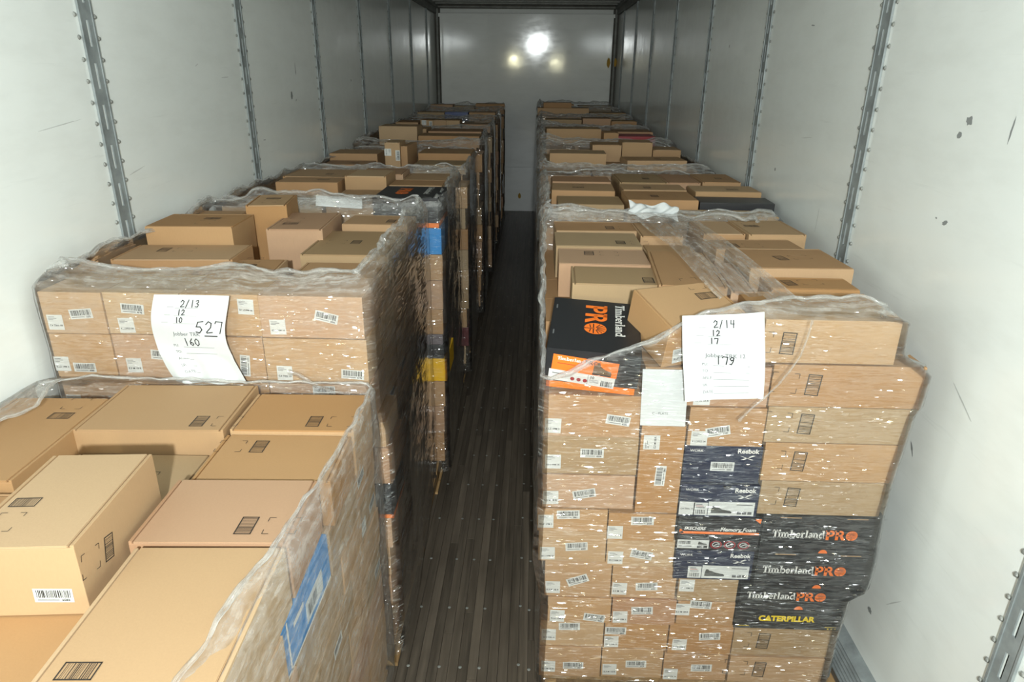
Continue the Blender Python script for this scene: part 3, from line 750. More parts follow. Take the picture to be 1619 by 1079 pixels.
# middle column
for nm, c, mt in (('lowest', (.447,.650,.136,.243,(.473,.158),(.569,.188,-2)), 'kraft'), ('second lowest', (.454,.653,.244,.365,(.490,.281),(.581,.318,-5)), 'kraft_gold'), ('third lowest', (.469,.645,.366,.456,(.485,.424),(.539,.444,3)), 'kraft')):
    o = rfront('brown carton %s in the middle column %s' % (nm, NR), *c[:4], mt); on(o, st_sq, *c[4], 0); on(o, st_bar, *c[5])
o = rfront('brown carton with one square sticker, directly under lowest navy box, ' + NR, .464,.644,.457,.541, 'kraft_grey'); on(o, st_sq, .490,.515, 0)
o = rfront('navy shoe box with shoe-picture label, lowest of three, ' + NR, .443,.676,.542,.648, 'navy_card', name='shoe_box')
put(o, navy_print(.231, .105, 0.042, 0), 'printed_design', 'front', 0, 0)
o = rfront('black shoe box with orange stripe, between navy boxes ' + NR, .442,.682,.649,.766, 'black_card', dy=0.002, name='shoe_box')
put(o, skate_print(.237, .116), 'printed_design', 'front', 0, 0)
o = rfront('navy shoe box with shoe-picture label, middle of three, ' + NR, .436,.661,.768,.876, 'navy_card', name='shoe_box')
put(o, navy_print(.223, .107, 0.042, 0), 'printed_design', 'front', 0, 0)
mbq = MB(); mbq.box(-.022, .022, -.0006, 0, -.022, .022, 'sticker'); mbq.mesh(WORDS['c4'], 'ink', -.018, -.004, .0075, -.0008); put(o, mbq.build('location_sticker'), 'location_sticker', 'front', -.0885, -.0255)
mbq = MB(); mbq.ring(0, 0, .012, 0.0, 180, 360, 'hole', 10); put(o, mbq.build('thumb_notch'), 'thumb_notch', 'front', .018, .0525)
o = rfront('navy shoe box with only a barcode sticker, topmost of three, ' + NR, .437,.655,.878,.999, 'navy_card', name='shoe_box')
put(o, navy_print(.216, .119, 0, 0), 'printed_design', 'front', 0, 0); on(o, st_bar, .547,.932, 0)
o = rfront('brown carton with tilted barcode sticker, directly above navy boxes, ' + NR, .438,.646,1.000,1.119, 'kraft'); on(o, st_bar, .520,1.047,-12); on(o, st_sq, .471,1.024,0)
o = rfront('brown carton partly behind handwritten sheet, two above navy boxes, ' + NR, .426,.643,1.120,1.238, 'kraft_pink'); on(o, st_sq, .467,1.146,0)
# right column: long sides with printed barcodes
RC = 'in wall-side column, nearest right stack'
for nm, c, mt in (('lowest', (.655,.953,.136,.242), 'kraft'), ('second lowest', (.656,.957,.243,.355), 'kraft_grey'), ('fifth from the top', (.664,1.014,.777,.889), 'kraft_grey'), ('fourth from the top', (.657,1.020,.890,1.013), 'kraft_gold'),
       ('third from the top', (.649,1.030,1.014,1.124), 'kraft_grey'), ('second from the top', (.645,1.044,1.125,1.249), 'kraft')):
    o = rfront('long carton with printed barcode, %s %s' % (nm, RC), *c, mt)
    put(o, PRINTS[1][int(c[2]*100) % 3], 'printed_barcode', 'front', .756 - o['_cx'] - (0.0 if c[2] > .3 else .005), .004, 4, 1.1 if c[3] - c[2] > .105 else 0.95)
o = rfront('long brown carton with printed barcode, topmost %s' % RC, .606,.955,1.252,1.374, 'kraft_light', depth=0.125)
put(o, PRINTS[1][0], 'printed_barcode', 'front', .672 - o['_cx'], -.005, 3, 1.1)
o['label'] = 'long brown carton with printed barcode, topmost ' + RC
for nm, c, lx in (('topmost', (.686,1.019,.648,.775), .717), ('middle', (.687,1.026,.519,.646), .707), ('lowest', (.652,.980,.436,.518), .674)):
    o = rfront('black shoe box with white and orange lettering, %s of three by the right wall' % nm, *c, 'black_card', dy=0.003, name='shoe_box')
    h_ = c[3] - c[2]
    put(o, logo_timber(.0275 if h_ > .1 else .0265, lx - o['_cx'], -.010 if h_ > .1 else -.002), 'printed_logo', 'front', 0, 0)
    mbq = MB()
    mbq.ring(0, 0, .013, 0, 0, 180, 'orange_ink', 10)
    put(o, mbq.build('thumb_notch'), 'thumb_notch', 'front', .02, -h_/2 + .001)
    for q in ((-.09, .05), (.10, .05)):
        mbq = MB(); mbq.rect(-.030, .030, -.0014, .0014, 'kraft_light'); 
        if h_ > .1: put(o, mbq.build('lid_slot'), 'lid_slot', 'front', q[0], h_/2 - .004)
o = rfront('black shoe box with yellow lettering, below the black and orange boxes', .647,.972,.357,.435, 'black_card', dy=0.004, name='shoe_box')
put(o, cat_print(.324), 'printed_design', 'front', 0, 0)
core('brown cartons packed inside the nearest right-hand stack', .045, 1.02, 1.975, 2.895, 1.250, 3, 4, seed=1)
core('brown cartons packed under the top row of the nearest right-hand stack', .31, .60, 1.675, 1.965, 1.249, 2, 2, dz=0.01, seed=2) if False else None

# ------------------------------------------------------------------ cartons on top of that stack
TR = 'atop the nearest right stack'
def top(label, cx, cy, w_, d, z0, z1, mat='kraft', rot=0, mk=None, **kw):
    o = carton(label, cx, cy, w_, d, z0, z1, mat, rot, **kw)
    for a in (mk or []): mark(o, 'top', *a)
    return o
top('brown carton in the back corner by the aisle ' + TR, .255,2.815,.325,.19,1.252,1.372,'kraft',2, [(.06,-.03,0)], along='y')
top('brown carton third back along the aisle edge ' + TR, .245,2.575,.315,.24,1.252,1.372,'kraft_grey',0, [(.085,-.05,0)], along='y')
top('brown carton second back along the aisle edge ' + TR, .245,2.325,.305,.22,1.252,1.368,'kraft_pink',-1, [(-.045,.04,0)], along='y')
top('brown carton just behind the tilted black box ' + TR, .272,2.095,.29,.20,1.252,1.366,'kraft_grey',-1.5, [(.09,-.05,0)], along='x')
top('narrow brown carton at the back middle ' + TR, .50,2.76,.165,.26,1.252,1.375,'kraft',1)
top('brown carton in the second row from the back, centre ' + TR, .515,2.50,.19,.22,1.252,1.345,'kraft_light',1)
top('long brown carton lying lengthwise in the centre ' + TR, .492,2.16,.20,.42,1.252,1.378,'kraft',-4)
top('narrow brown carton standing in the gap right of centre ' + TR, .640,2.13,.075,.34,1.252,1.360,'kraft_pink',-3)
top('brown carton at the back against the wall side ' + TR, .930,2.735,.22,.27,1.252,1.395,'kraft_light',2, [(-.05,.02,90)])
top('brown carton at the back, left of the wall corner ' + TR, .735,2.735,.16,.24,1.252,1.392,'kraft',1.4)
top('brown carton in the second row from the back, wall side ' + TR, .815,2.505,.32,.16,1.252,1.378,'kraft',3, [(-.08,-.02,0)], along='y')
top('large brown carton jutting towards the wall ' + TR, .855,2.265,.33,.27,1.252,1.388,'kraft',1.8, [(-.02,-.0,10)], along='y')
top('brown carton in front of the jutting carton ' + TR, .855,2.055,.26,.13,1.252,1.362,'kraft_gold',-.8, [(-.06,0,10)], along='y')
top('long flat brown carton nearest the front wall corner ' + TR, .80,1.895,.37,.155,1.252,1.358,'kraft_gold',-1, along='y')
# the tilted carton and the tilted black box at the front
o = top('tilted brown carton leaning behind the handwritten sheet ' + TR, .424,1.796,.25,.20,1.262,1.385,'kraft_gold',22, [(.065,.03,90,0)], pitch=13)
st_sq(o, 'front', -.075, -.028, -8)
def tilted_boot_box():
    w_, d, h = .238, .285, .122
    o = carton('tilted black boot box with orange letters and an orange picture label at the aisle edge', .176, 1.815, w_, d, 1.182, 1.182 + h, 'orange_card', rot=-5, pitch=9, roll=3, lid=False, name='boot_box')
    mb = MB(); e = .003
    mb.box(-w_/2 - e, w_/2 + e, -d/2 - e, d/2 + e, h - .002, h + .004, 'black_card')
    lo = h*0.20
    mb.box(-w_/2 - e, w_/2 + e, -d/2 - e - .002, -d/2 - e + .001, lo, h + .004, 'black_card'); mb.box(-w_/2 - e, w_/2 + e, d/2 + e - .001, d/2 + e + .002, lo, h + .004, 'black_card')
    mb.box(-w_/2 - e - .002, -w_/2 - e + .001, -d/2 - e, d/2 + e, lo, h + .004, 'black_card'); mb.box(w_/2 + e - .001, w_/2 + e + .002, -d/2 - e, d/2 + e, lo, h + .004, 'black_card')
    link('lid', mb.build('lid'), o)
    # lid print, reading from the aisle side
    mb = MB(); timberland(mb, -.105, -.085, .030); 
    lg = MB(); pro(lg, 0, 0, .062, 'orange_ink', 'black_card')
    def lay(me, name, x, y, spin):
        c = link(name, me, o); c.matrix_local = Matrix.Translation((x, y, h + .0046)) @ Matrix.Rotation(R(spin), 4, 'Z') @ Matrix.Rotation(R(-90), 4, 'X')
    lay(lg.build('printed_logo'), 'printed_logo', -.030, .115, -90)
    m2 = MB(); timberland(m2, 0, 0, .027); lay(m2.build('printed_logo'), 'printed_logo', .055, .130, -90)
    for yy in (.09, -.06):
        m3 = MB(); m3.rect(-.012, .012, -.002, .002, 'grey_ink'); lay(m3.build('lid_slot'), 'lid_slot', -w_/2 + .006, yy, 90)
    # end label
    lb = MB(); z0 = .010
    lb.box(-.112, .062, -.0006, 0, .055, .102, 'orange_ink'); lb.box(-.117, .060, -.0007, 0, .022, .055, 'sticker')
    x = timberland(lb, -.100, .087, .0105, 'white_ink', -.0009); pro(lb, x + .002, .0855, .0125, 'ink', 'orange_ink', -.0009)
    pts = [(0,.0),(0,.62),(.05,1),(.30,1.02),(.36,.72),(.62,.48),(.95,.36),(1,.14),(.97,0)]
    lb.flat([(-.002 + p*.050, .060 + q*.036) for p, q in reversed(pts)], 'shoe_brown', -.0010); lb.rect(-.003, .047, .057, .0612, 'ink', -.0011)
    lb.rect(-.098, -.050, .076, .0775, 'red_ink', -.0009)
    lb.rect(-.108, -.066, .043, .0455, 'grey_ink', -.0010)
    for k in range(3): lb.disc(-.052 + k*.017, .034, .006, 'red_ink', 8, -.0010)
    lb.rect(-.012, -.011, .023, .054, 'grey_ink', -.0010); lb.mesh(WORDS['n10'], 'ink', -.007, .043, .012, -.0010)
    for k in range(3): lb.rect(-.007, .018, .039 - k*.0035, .0402 - k*.0035, 'grey_ink', -.0010)
    bars(lb, .024, .054, .025, .042, 'ink', random.Random(5), -.0010)
    c = link('picture_label', lb.build('picture_label'), o); c.location = (.0, -d/2 - e - .0024, 0); c.rotation_euler = (0, R(4), 0)
    return o
tilted_boot_box()

# ------------------------------------------------------------------ nearest stack on the left: cartons seen from above
TL = 'atop the nearest left stack'
Z0 = .985
top('brown carton at the back left, under handwritten sheet 527, ' + TL, -.953,1.602,.372,.262,Z0,1.122,'kraft_light',2.5, [(.110,-.085,0)], along='x')
top('brown carton in the back right corner ' + TL, -.598,1.600,.312,.205,Z0,1.116,'kraft_gold',1.5, [(.045,-.055,0)], along='x')
top('brown carton along the wall edge, under film, ' + TL, -1.262,1.435,.262,.405,Z0,1.120,'kraft_gold',2, [(.055,.10,90)], along='x')
top('low greyish brown carton sunk between its neighbours ' + TL, -.955,1.348,.335,.222,Z0,1.058,'kraft_grey',1.5, [(.05,-.070,90)], along='x')
top('golden brown carton by the aisle, second from the back, ' + TL, -.598,1.390,.312,.205,Z0,1.104,'kraft_gold',1.2, [(-.055,.045,0,1)], along='x')
top('rosy brown carton by the aisle, second from the front, ' + TL, -.610,1.160,.305,.215,Z0,1.118,'kraft_pink',2, [(.055,-.055,0)], along='x')
top('big pale carton by the aisle at the front ' + TL, -.585,.838,.280,.395,Z0,1.120,'kraft_light',2.5, [(-.082,-.088,90,1)], along='x')
top('low brown carton under the raised carton at the front ' + TL, -.885,.845,.285,.375,Z0,1.060,'kraft_gold',4, along='x')
o = top('raised brown carton with barcode sticker 6583 ' + TL, -.874,1.062,.200,.300,1.0625,1.208,'kraft_light',4.5, [(-.055,-.02,90,1,.85)], along='x')
st_bar(o, 'front', .045, -.030, 2, 0)
mark(o, 'right', .03-.09, .0, 14, 1, .85)
top('brown carton by the wall beside the raised carton ' + TL, -1.215,1.08,.30,.27,Z0,1.100,'kraft',2, along='y')
# its aisle side: rows of cartons seen edge-on through the film
def aisle_side(xr, wd, y0, y1, z0, z1, rows, label, seed, special=None, stick=0.35):
    rr = random.Random(seed); dz = (z1 - z0)/rows
    cnt = 0
    for k in range(rows):
        y = y0; j = 0
        cuts = [y0]
        while cuts[-1] < y1 - 0.44: cuts.append(cuts[-1] + rr.choice((.20, .21, .30, .33)))
        if y1 - cuts[-1] > 0.36: cuts.append((cuts[-1] + y1)/2)
        cuts.append(y1)
        if special and special[0] == k: cuts = special[1]
        for j, (a, b) in enumerate(zip(cuts[:-1], cuts[1:])):
            mt = rr.choice(K); nm = 'shoe_carton'; lab = label % (ORD[k], ['nearest', 'second', 'third', 'fourth', 'fifth', 'sixth'][j])
            if special and special[0] == k and special[2] == j: mt, nm, lab = special[3], 'shoe_box', special[4]
            off = rr.uniform(0, .010)
            o = carton(lab, xr - wd/2 - off, (a + b)/2, wd - .001, b - a - .002, z0 + k*dz + .0005, z0 + (k + 1)*dz - .0005, mt, lid=False, name=nm)
            if mt in K and rr.random() < stick:
                st_bar(o, 'right', rr.uniform(-.05, .05), rr.uniform(-.02, .02), rr.uniform(-8, 8))
                if rr.random() < .6: st_sq(o, 'right', -(b - a)/2 + .035, -.02, 0)
            if special and special[0] == k and special[2] == j:
                mq = MB(); mq.rect(-.145, .145, -.058, -.052, 'white_ink'); mq.box(-.02, .09, -.0006, 0, -.040, .012, 'sticker'); bars(mq, -.01, .05, -.03, .0, 'ink', rr, -.0008); mq.rect(-.125, -.118, -.06, .06, 'white_ink')
                mq.rect(-.09, -.03, .018, .030, 'white_ink'); put(o, mq.build('printed_design'), 'printed_design', 'right', 0, 0)
aisle_side(-.445, .20, .47, 1.715, PZ, Z0 - .001, 7, 'brown carton in the aisle side of the nearest left stack, %s row up, %s along', 11,
           (6, [.47, .68, .965, 1.265, 1.50, 1.715], 2, 'blue_card', 'bright blue shoe box behind film, aisle side of nearest left stack'), .45)
core('brown cartons packed inside the nearest left-hand stack', -1.385, -.660, .47, 1.715, Z0 - .002, 3, 5, seed=3)

# ------------------------------------------------------------------ second stack on the left (the one with the sheet marked 527)
NL = 'on left stack tagged 527 front'
YL = 1.79
XB = [-1.385, -1.205, -.985, -.762, -.468]
def lfront(label, x0, x1, z0, z1, mat='kraft', depth=.19, **kw):
    o = carton(label, (x0 + x1)/2, YL + depth/2 + rb.uniform(-.004, .004), x1 - x0 - .0015, depth, z0 + .0006, z1 - .0006, mat, lid=False, **kw)
    o['_cx'] = (x0 + x1)/2; o['_cz'] = (z0 + z1)/2
    return o
SQ = [(-1.352,1.285), (-1.151,1.278), (-.800,1.340), (-.714,1.283), (-1.365,1.155), (-1.153,1.153), (-.709,1.142), (-1.359,1.03)]
BC = [(-1.273,1.312,-5), (-1.125,1.328,4), (-.573,1.315,14), (-1.300,1.145,0), (-1.065,1.187,5), (-.822,1.163,-85), (-.511,1.142,4), (-.601,1.086,0)]
POSN = ['leftmost', 'second from left', 'third from left', 'rightmost']
for r, (z0, z1) in enumerate([(1.251, 1.376), (1.113, 1.250), (.985, 1.112)]):
    for i in range(4):
        o = lfront('brown carton, %s in %s row from top %s' % (POSN[i], ['first', 'second', 'third'][r], NL), XB[i], XB[i + 1] + (.0 if i < 3 else .004*r), z0, z1, K[(r*2 + i) % 4])
        for q in SQ:
            if XB[i] < q[0] < XB[i + 1] and z0 < q[1] < z1: on(o, st_sq, q[0], q[1], rb.uniform(-3, 3))
        for q in BC:
            if XB[i] < q[0] < XB[i + 1] and z0 < q[1] < z1: on(o, st_bar, q[0], q[1], q[2])
zs = [(.134,.190,'kraft_pink',-.446), (.191,.30,'kraft',-.446), (.301,.42,'kraft_pink',-.440), (.421,.533,'kraft',-.438), (.534,.648,'kraft_pink',-.426), (.649,.772,'black_card',-.418), (.773,.898,'kraft_pink',-.414), (.899,.984,'kraft',-.428)]
for i, (z0, z1, mt, xr) in enumerate(zs):
    if mt == 'black_card':
        o = lfront('black shoe box with an orange base, low in aisle corner, left stack tagged 527', -.655, xr, z0 + .012, z1, mt, name='shoe_box'); mq = MB(); mq.box(-.1185, .1195, -.0975, .0965, -.012, 0.0, 'orange_card'); link('box_base', mq.build('box_base'), o)
    else: lfront('brown carton in aisle corner column of left stack tagged 527, %s from below' % ORD[i], -.655, xr, z0, z1, mt)
core('brown cartons packed low in the front of the left stack tagged 527', -1.385, -.657, YL + .004, YL + .188, .983, 3, 1, seed=4)
core('brown cartons packed inside the left stack tagged 527', -1.385, -.662, 1.986, 2.90, 1.249, 3, 4, seed=5)
aisle_side(-.460, .190, 1.988, 2.90, PZ, 1.2495, 9, 'brown carton in aisle side of left stack tagged 527, %s row up, %s along', 12, None, .25)
T2 = 'atop the left stack tagged 527'
top('raised brown carton by the left wall ' + T2, -1.225,2.475,.305,.235,1.252,1.442,'kraft_gold',3, [(.03,.03,90,1)], along='y')
top('long brown carton in front of the raised one ' + T2, -1.190,2.250,.395,.205,1.252,1.378,'kraft',3.5, [(-.08,.03,0)], along='x')
top('brown carton at the front left, behind the film edge, ' + T2, -1.245,2.065,.30,.15,1.252,1.345,'kraft_gold',4, [(.0,.0,90)], along='y')
top('brown carton at the front centre ' + T2, -.930,2.115,.22,.22,1.252,1.362,'kraft',5, [(0,.03,90)], along='x')
top('tall brown carton at the back, tallest ' + T2, -1.062,2.765,.155,.25,1.252,1.470,'kraft_gold',9, [(.0,.03,90,1)], along='x')
top('brown carton at the back left corner ' + T2, -1.30,2.77,.19,.22,1.252,1.40,'kraft',2, along='x')
top('brown carton with a tall plain front, centre back ' + T2, -.880,2.605,.205,.32,1.252,1.420,'kraft_pink',3, [(-.04,-.06,90)], along='x')
top('brown carton in the back right corner ' + T2, -.618,2.735,.26,.19,1.252,1.400,'kraft',-1.5, [(.05,-.02,0)], along='y')
top('big greyish carton by the aisle in the middle ' + T2, -.640,2.425,.30,.37,1.252,1.380,'kraft_grey',1, [(.0,.0,0,1)], along='x')
top('brown carton by the aisle near the front ' + T2, -.618,2.12,.27,.18,1.252,1.360,'kraft',1, along='x')

# ------------------------------------------------------------------ farther stacks
def strip(y0, x0, spec, label, depth=.28):
    for i, (z0, z1, x1, mt) in enumerate(spec):
        nm = 'shoe_carton' if mt in K else 'shoe_box'; col = {'kraft': 'brown', 'kraft_light': 'pale brown', 'kraft_pink': 'rosy brown', 'kraft_gold': 'golden brown', 'kraft_grey': 'greyish brown'}.get(mt) or mt.split('_')[0]
        carton(label % (col, 'shoe box' if mt not in K else 'carton', ORD[i]), (x0 + x1)/2, y0 + depth/2 + rb.uniform(0, .004), x1 - x0, depth, z0 + .0006, z1 - .0006, mt, lid=False, name=nm)
L2S = [(.145,.307,-.415,'kraft'), (.308,.449,-.412,'kraft_pink'), (.450,.584,-.405,'kraft'), (.585,.702,-.392,'yellow_card'), (.703,.770,-.405,'black_card'), (.771,.823,-.408,'grey_card'), (.824,.947,-.405,'kraft'), (.948,1.083,-.402,'kraft_pink'), (1.084,1.203,-.398,'kraft'), (1.204,1.322,-.402,'blue_card')]
strip(2.955, -.66, L2S, '%s %s in the aisle corner of the third left stack, %s from below')
core('brown cartons packed inside the third stack along the left wall', -1.385, -.455, 3.245, 4.14, 1.30, 4, 4, seed=6)
core('brown cartons packed in the front of the third stack along the left wall', -1.385, -.665, 2.965, 3.24, 1.318, 3, 1, seed=7)
T3 = 'atop the third left stack'
o = top('black boot box with orange letters on its lid ' + T3, -.555,3.125,.285,.33,1.324,1.452,'black_card',0, lid=False, name='boot_box')
mq = MB(); mq.box(-.1440, .1440, -.1665, .1665, 0, .020, 'orange_card'); link('box_base', mq.build('box_base'), o)
lg = MB(); pro(lg, -.065, -.065, .060)
c = link('printed_logo', lg.build('printed_logo'), o); c.matrix_local = Matrix.Translation((.0, .03, .1286)) @ Matrix.Rotation(R(-90), 4, 'Z') @ Matrix.Rotation(R(-90), 4, 'X')
lg = MB(); timberland(lg, -.105, 0, .028)
c = link('printed_logo', lg.build('printed_logo'), o); c.matrix_local = Matrix.Translation((.062, .03, .1286)) @ Matrix.Rotation(R(-90), 4, 'Z') @ Matrix.Rotation(R(-90), 4, 'X')
top('brown carton at the front centre beside the black boot box ' + T3, -.815,3.20,.215,.40,1.324,1.415,'kraft',2, [(.03,.02,90)])
top('brown carton at the front, left of centre, ' + T3, -1.035,3.10,.21,.25,1.324,1.412,'kraft_grey',1, [(0,.02,0)])
top('brown carton at the front by the wall ' + T3, -1.265,3.12,.23,.26,1.324,1.400,'kraft',1)
top('raised brown carton by the wall, behind the first row, ' + T3, -1.120,3.47,.305,.19,1.302,1.450,'kraft',2, [(.06,0,90)], along='y')
top('tall plain brown carton in the centre ' + T3, -.845,3.585,.21,.24,1.302,1.472,'kraft_light',0)
top('brown carton behind the black boot box ' + T3, -.585,3.50,.26,.20,1.302,1.438,'kraft',1, along='y')
top('brown carton at the back left ' + T3, -1.16,3.80,.34,.30,1.302,1.440,'kraft',-1, [(.05,-.04,0)])
top('brown carton at the back centre ' + T3, -.83,3.87,.24,.24,1.302,1.445,'kraft_pink',1)
top('brown carton at the back by the aisle ' + T3, -.58,3.80,.24,.30,1.302,1.425,'kraft',0)

rs = random.Random(33)
def spec_rows(zt, x1, special=None, n=9):
    out = []; z = .145
    dz = (zt - z)/n
    for k in range(n):
        mt = rs.choice(K)
        if special and k in special: mt = special[k]
        out.append((z + k*dz, z + (k + 1)*dz, x1 + rs.uniform(-.02, .012), mt))
    return out
LTOP = {3: 1.345, 4: 1.40, 5: 1.42, 6: 1.45, 7: 1.47}
for i, zt in LTOP.items():
    y = LY[i]
    y1 = min(y + 1.19, 10.42)
    strip(y + .005, -.68, spec_rows(zt - .03 if i == 3 else zt - .02, -.412 if i < 5 else -.405, {1: 'maroon_card'} if i == 3 else None), '%s %s in the aisle corner of the ' + NTH[i] + ' left stack, %s from below')
    core('brown cartons packed inside the %s stack along the left wall' % NTH[i], -1.385, -.455, y + .29, y1, zt, 4, 4, seed=20 + i)
    core('brown cartons packed in the front of the %s stack along the left wall' % NTH[i], -1.385, -.685, y + .01, y + .285, zt, 3, 1, seed=30 + i)
RTOP = {1: 1.33, 2: 1.39, 3: 1.42, 4: 1.45, 5: 1.475, 6: 1.50}
for i, zt in RTOP.items():
    y = RY[i]; y1 = min(y + 1.19, 10.42)
    n = 9
    strip2 = [(a, b, .33 + rs.uniform(-.02, .02), mt) for a, b, _, mt in spec_rows(zt - .0, .33)]
    for k, (z0, z1, x1, mt) in enumerate(strip2):
        xa = .055 + rs.uniform(-.012, .012) - (.015 if i >= 1 and k > 4 else 0)
        carton('brown carton in the aisle corner of the %s right stack, %s from below' % (NTH[i], ORD[k]), (xa + x1)/2, y + .15 + rs.uniform(0, .004), x1 - xa, .28, z0 + .0006, z1 - .0006, mt, lid=False)
    core('brown cartons packed inside the %s stack along the right wall' % NTH[i], .055, 1.05, y + .295, y1, zt, 4, 4, seed=40 + i)
    core('brown cartons packed in the front of the %s stack along the right wall' % NTH[i], .355, 1.04, y + .01, y + .29, zt, 3, 1, seed=50 + i)

# tops of the farther stacks: x0 x1 y0 depth ztop material, and what sets each apart
def tops(zb, items, where):
    for lab, x0, x1, y0, d, z1, mt, rot, mk in items:
        nm = 'shoe_carton' if mt in K else 'shoe_box'
        o = carton(lab + ' atop the ' + where, (x0 + x1)/2, y0 + d/2, x1 - x0, d, zb + .0015, z1, mt, rot, lid=mt in K, name=nm, along='y' if x1 - x0 > d else 'x')
        if mk == 1: mark(o, 'top', rs.uniform(-.04, .06), -.02, rs.choice((0, 90)))
        elif mk == 2: st_bar(o, 'front', .035, .01, 90); st_sq(o, 'front', -.03, .03, 90)
tops(1.345, [('brown carton by the wall, upright front showing,', -1.385,-1.06,4.72,.28,1.445,'kraft',0,0), ('low brown carton at the front left', -1.36,-1.06,4.45,.24,1.405,'kraft_pink',1,1),
             ('tall narrow carton with two stickers standing up', -.985,-.885,4.62,.22,1.53,'kraft_light',0,2), ('slim brown carton right of the tall one', -.878,-.835,4.66,.30,1.505,'kraft',-3,0),
             ('wide brown carton by the aisle', -.795,-.435,4.80,.34,1.445,'kraft',0,0), ('low dark-edged carton by the aisle at the front', -.78,-.44,4.50,.27,1.405,'kraft_grey',0,1)], 'fourth left stack')
tops(1.40, [('raised carton by the wall with a taped front', -1.27,-.955,5.78,.26,1.552,'kraft_light',-1,0), ('low wide brown carton by the aisle', -.93,-.44,5.66,.30,1.49,'kraft',0,0), ('brown carton at the back by the aisle', -.90,-.45,6.0,.35,1.50,'kraft_pink',0,0), ('brown carton at the back by the wall', -1.30,-.93,6.1,.3,1.51,'kraft',0,0)], 'fifth left stack')
tops(1.42, [('brown carton with a sticker, leftmost of three side by side', -1.12,-.99,6.98,.26,1.53,'kraft_light',0,2), ('brown carton, middle of three side by side', -.988,-.865,6.98,.26,1.53,'kraft',0,0), ('brown carton, right one of three side by side', -.863,-.735,6.98,.26,1.53,'kraft_light',0,0), ('dark topped carton by the aisle', -.70,-.43,6.9,.3,1.50,'kraft_pink',0,0), ('flat brown carton by the wall', -1.36,-1.14,6.95,.3,1.51,'kraft',0,0)], 'sixth left stack')
tops(1.45, [('deep blue shoe box in the middle', -1.03,-.765,8.20,.26,1.545,'deep_blue_card',0,0), ('brown carton right of the blue box', -.755,-.455,8.20,.26,1.545,'kraft',1,0), ('brown carton left of the blue box', -1.35,-1.04,8.22,.26,1.54,'kraft_grey',0,0)], 'seventh left stack')
tops(1.47, [('brown carton by the aisle, highest,', -.775,-.40,9.32,.28,1.595,'kraft',2,0), ('brown carton in the middle', -1.05,-.79,9.34,.26,1.565,'kraft_grey',0,0), ('brown carton by the wall', -1.36,-1.07,9.34,.26,1.58,'kraft_pink',0,0)], 'eighth left stack')
tops(1.33, [('brown carton at the front by the aisle', .115,.415,3.13,.24,1.405,'kraft_grey',0,0), ('brown carton second back by the aisle', .095,.405,3.40,.25,1.425,'kraft',-2,1), ('brown carton third back by the aisle', .10,.41,3.68,.22,1.428,'kraft_pink',0,0),
            ('brown carton at the front centre', .43,.745,3.12,.26,1.432,'kraft',1,1), ('brown carton second back in the centre', .445,.755,3.42,.20,1.430,'kraft',0,1), ('brown carton third back in the centre', .45,.70,3.66,.34,1.432,'kraft_grey',1,1), ('brown carton right of it at the back', .705,.88,3.68,.32,1.431,'kraft_pink',0,0),
            ('long pale carton at the front by the wall', .62,1.06,2.965,.15,1.392,'kraft_grey',-1,0), ('black shoe box by the wall', .765,1.10,3.15,.17,1.418,'black_card',-2,0), ('brown carton behind the black shoe box', .785,1.10,3.36,.20,1.435,'kraft_light',0,1), ('brown carton at the back by the wall', .89,1.09,3.68,.32,1.436,'kraft',0,1)], 'second right stack')
tops(1.39, [('long brown carton by the aisle', .105,.475,4.62,.24,1.475,'kraft_light',-1,0), ('tall brown carton in the middle, left of two,', .405,.605,4.92,.24,1.505,'kraft',0,0), ('tall brown carton in the middle, right of two,', .615,.825,4.96,.24,1.52,'kraft_light',0,0), ('brown carton turned askew by the wall', .58,.96,4.45,.24,1.455,'kraft',4,1), ('brown carton at the back by the wall', .835,1.03,4.98,.26,1.47,'kraft',0,0)], 'third right stack')
tops(1.42, [('long brown carton by the aisle', .095,.54,5.82,.26,1.545,'kraft_light',1.5,0), ('small brown carton in the centre front', .545,.66,5.60,.22,1.535,'kraft',0,0), ('dark red shoe box by the wall', .67,.97,5.72,.28,1.50,'red_card',0,0), ('brown carton at the back by the wall', .68,1.0,6.05,.3,1.51,'kraft_pink',0,0)], 'fourth right stack')
tops(1.45, [('dark grey-brown carton by the aisle', .115,.465,7.12,.26,1.54,'kraft_grey',0,0), ('brown carton in the middle', .475,.75,7.10,.26,1.555,'kraft_pink',0,0), ('flat brown carton by the wall', .76,1.01,7.12,.26,1.53,'kraft',0,0)], 'fifth right stack')
tops(1.475, [('wide brown carton by the aisle', .03,.60,8.02,.26,1.61,'kraft',0,0), ('dark flat carton by the wall', .62,1.02,8.1,.26,1.56,'kraft_grey',0,0)], 'sixth right stack')
o = carton('small brown carton perched on the wide one, highest of the right row', .25, 8.15, .31, .2, 1.611, 1.665, 'kraft', 0)
tops(1.50, [('brown carton by the aisle', .08,.50,9.3,.28,1.60,'kraft',0,0), ('brown carton by the wall', .56,.98,9.32,.28,1.585,'kraft_grey',0,0)], 'seventh right stack')

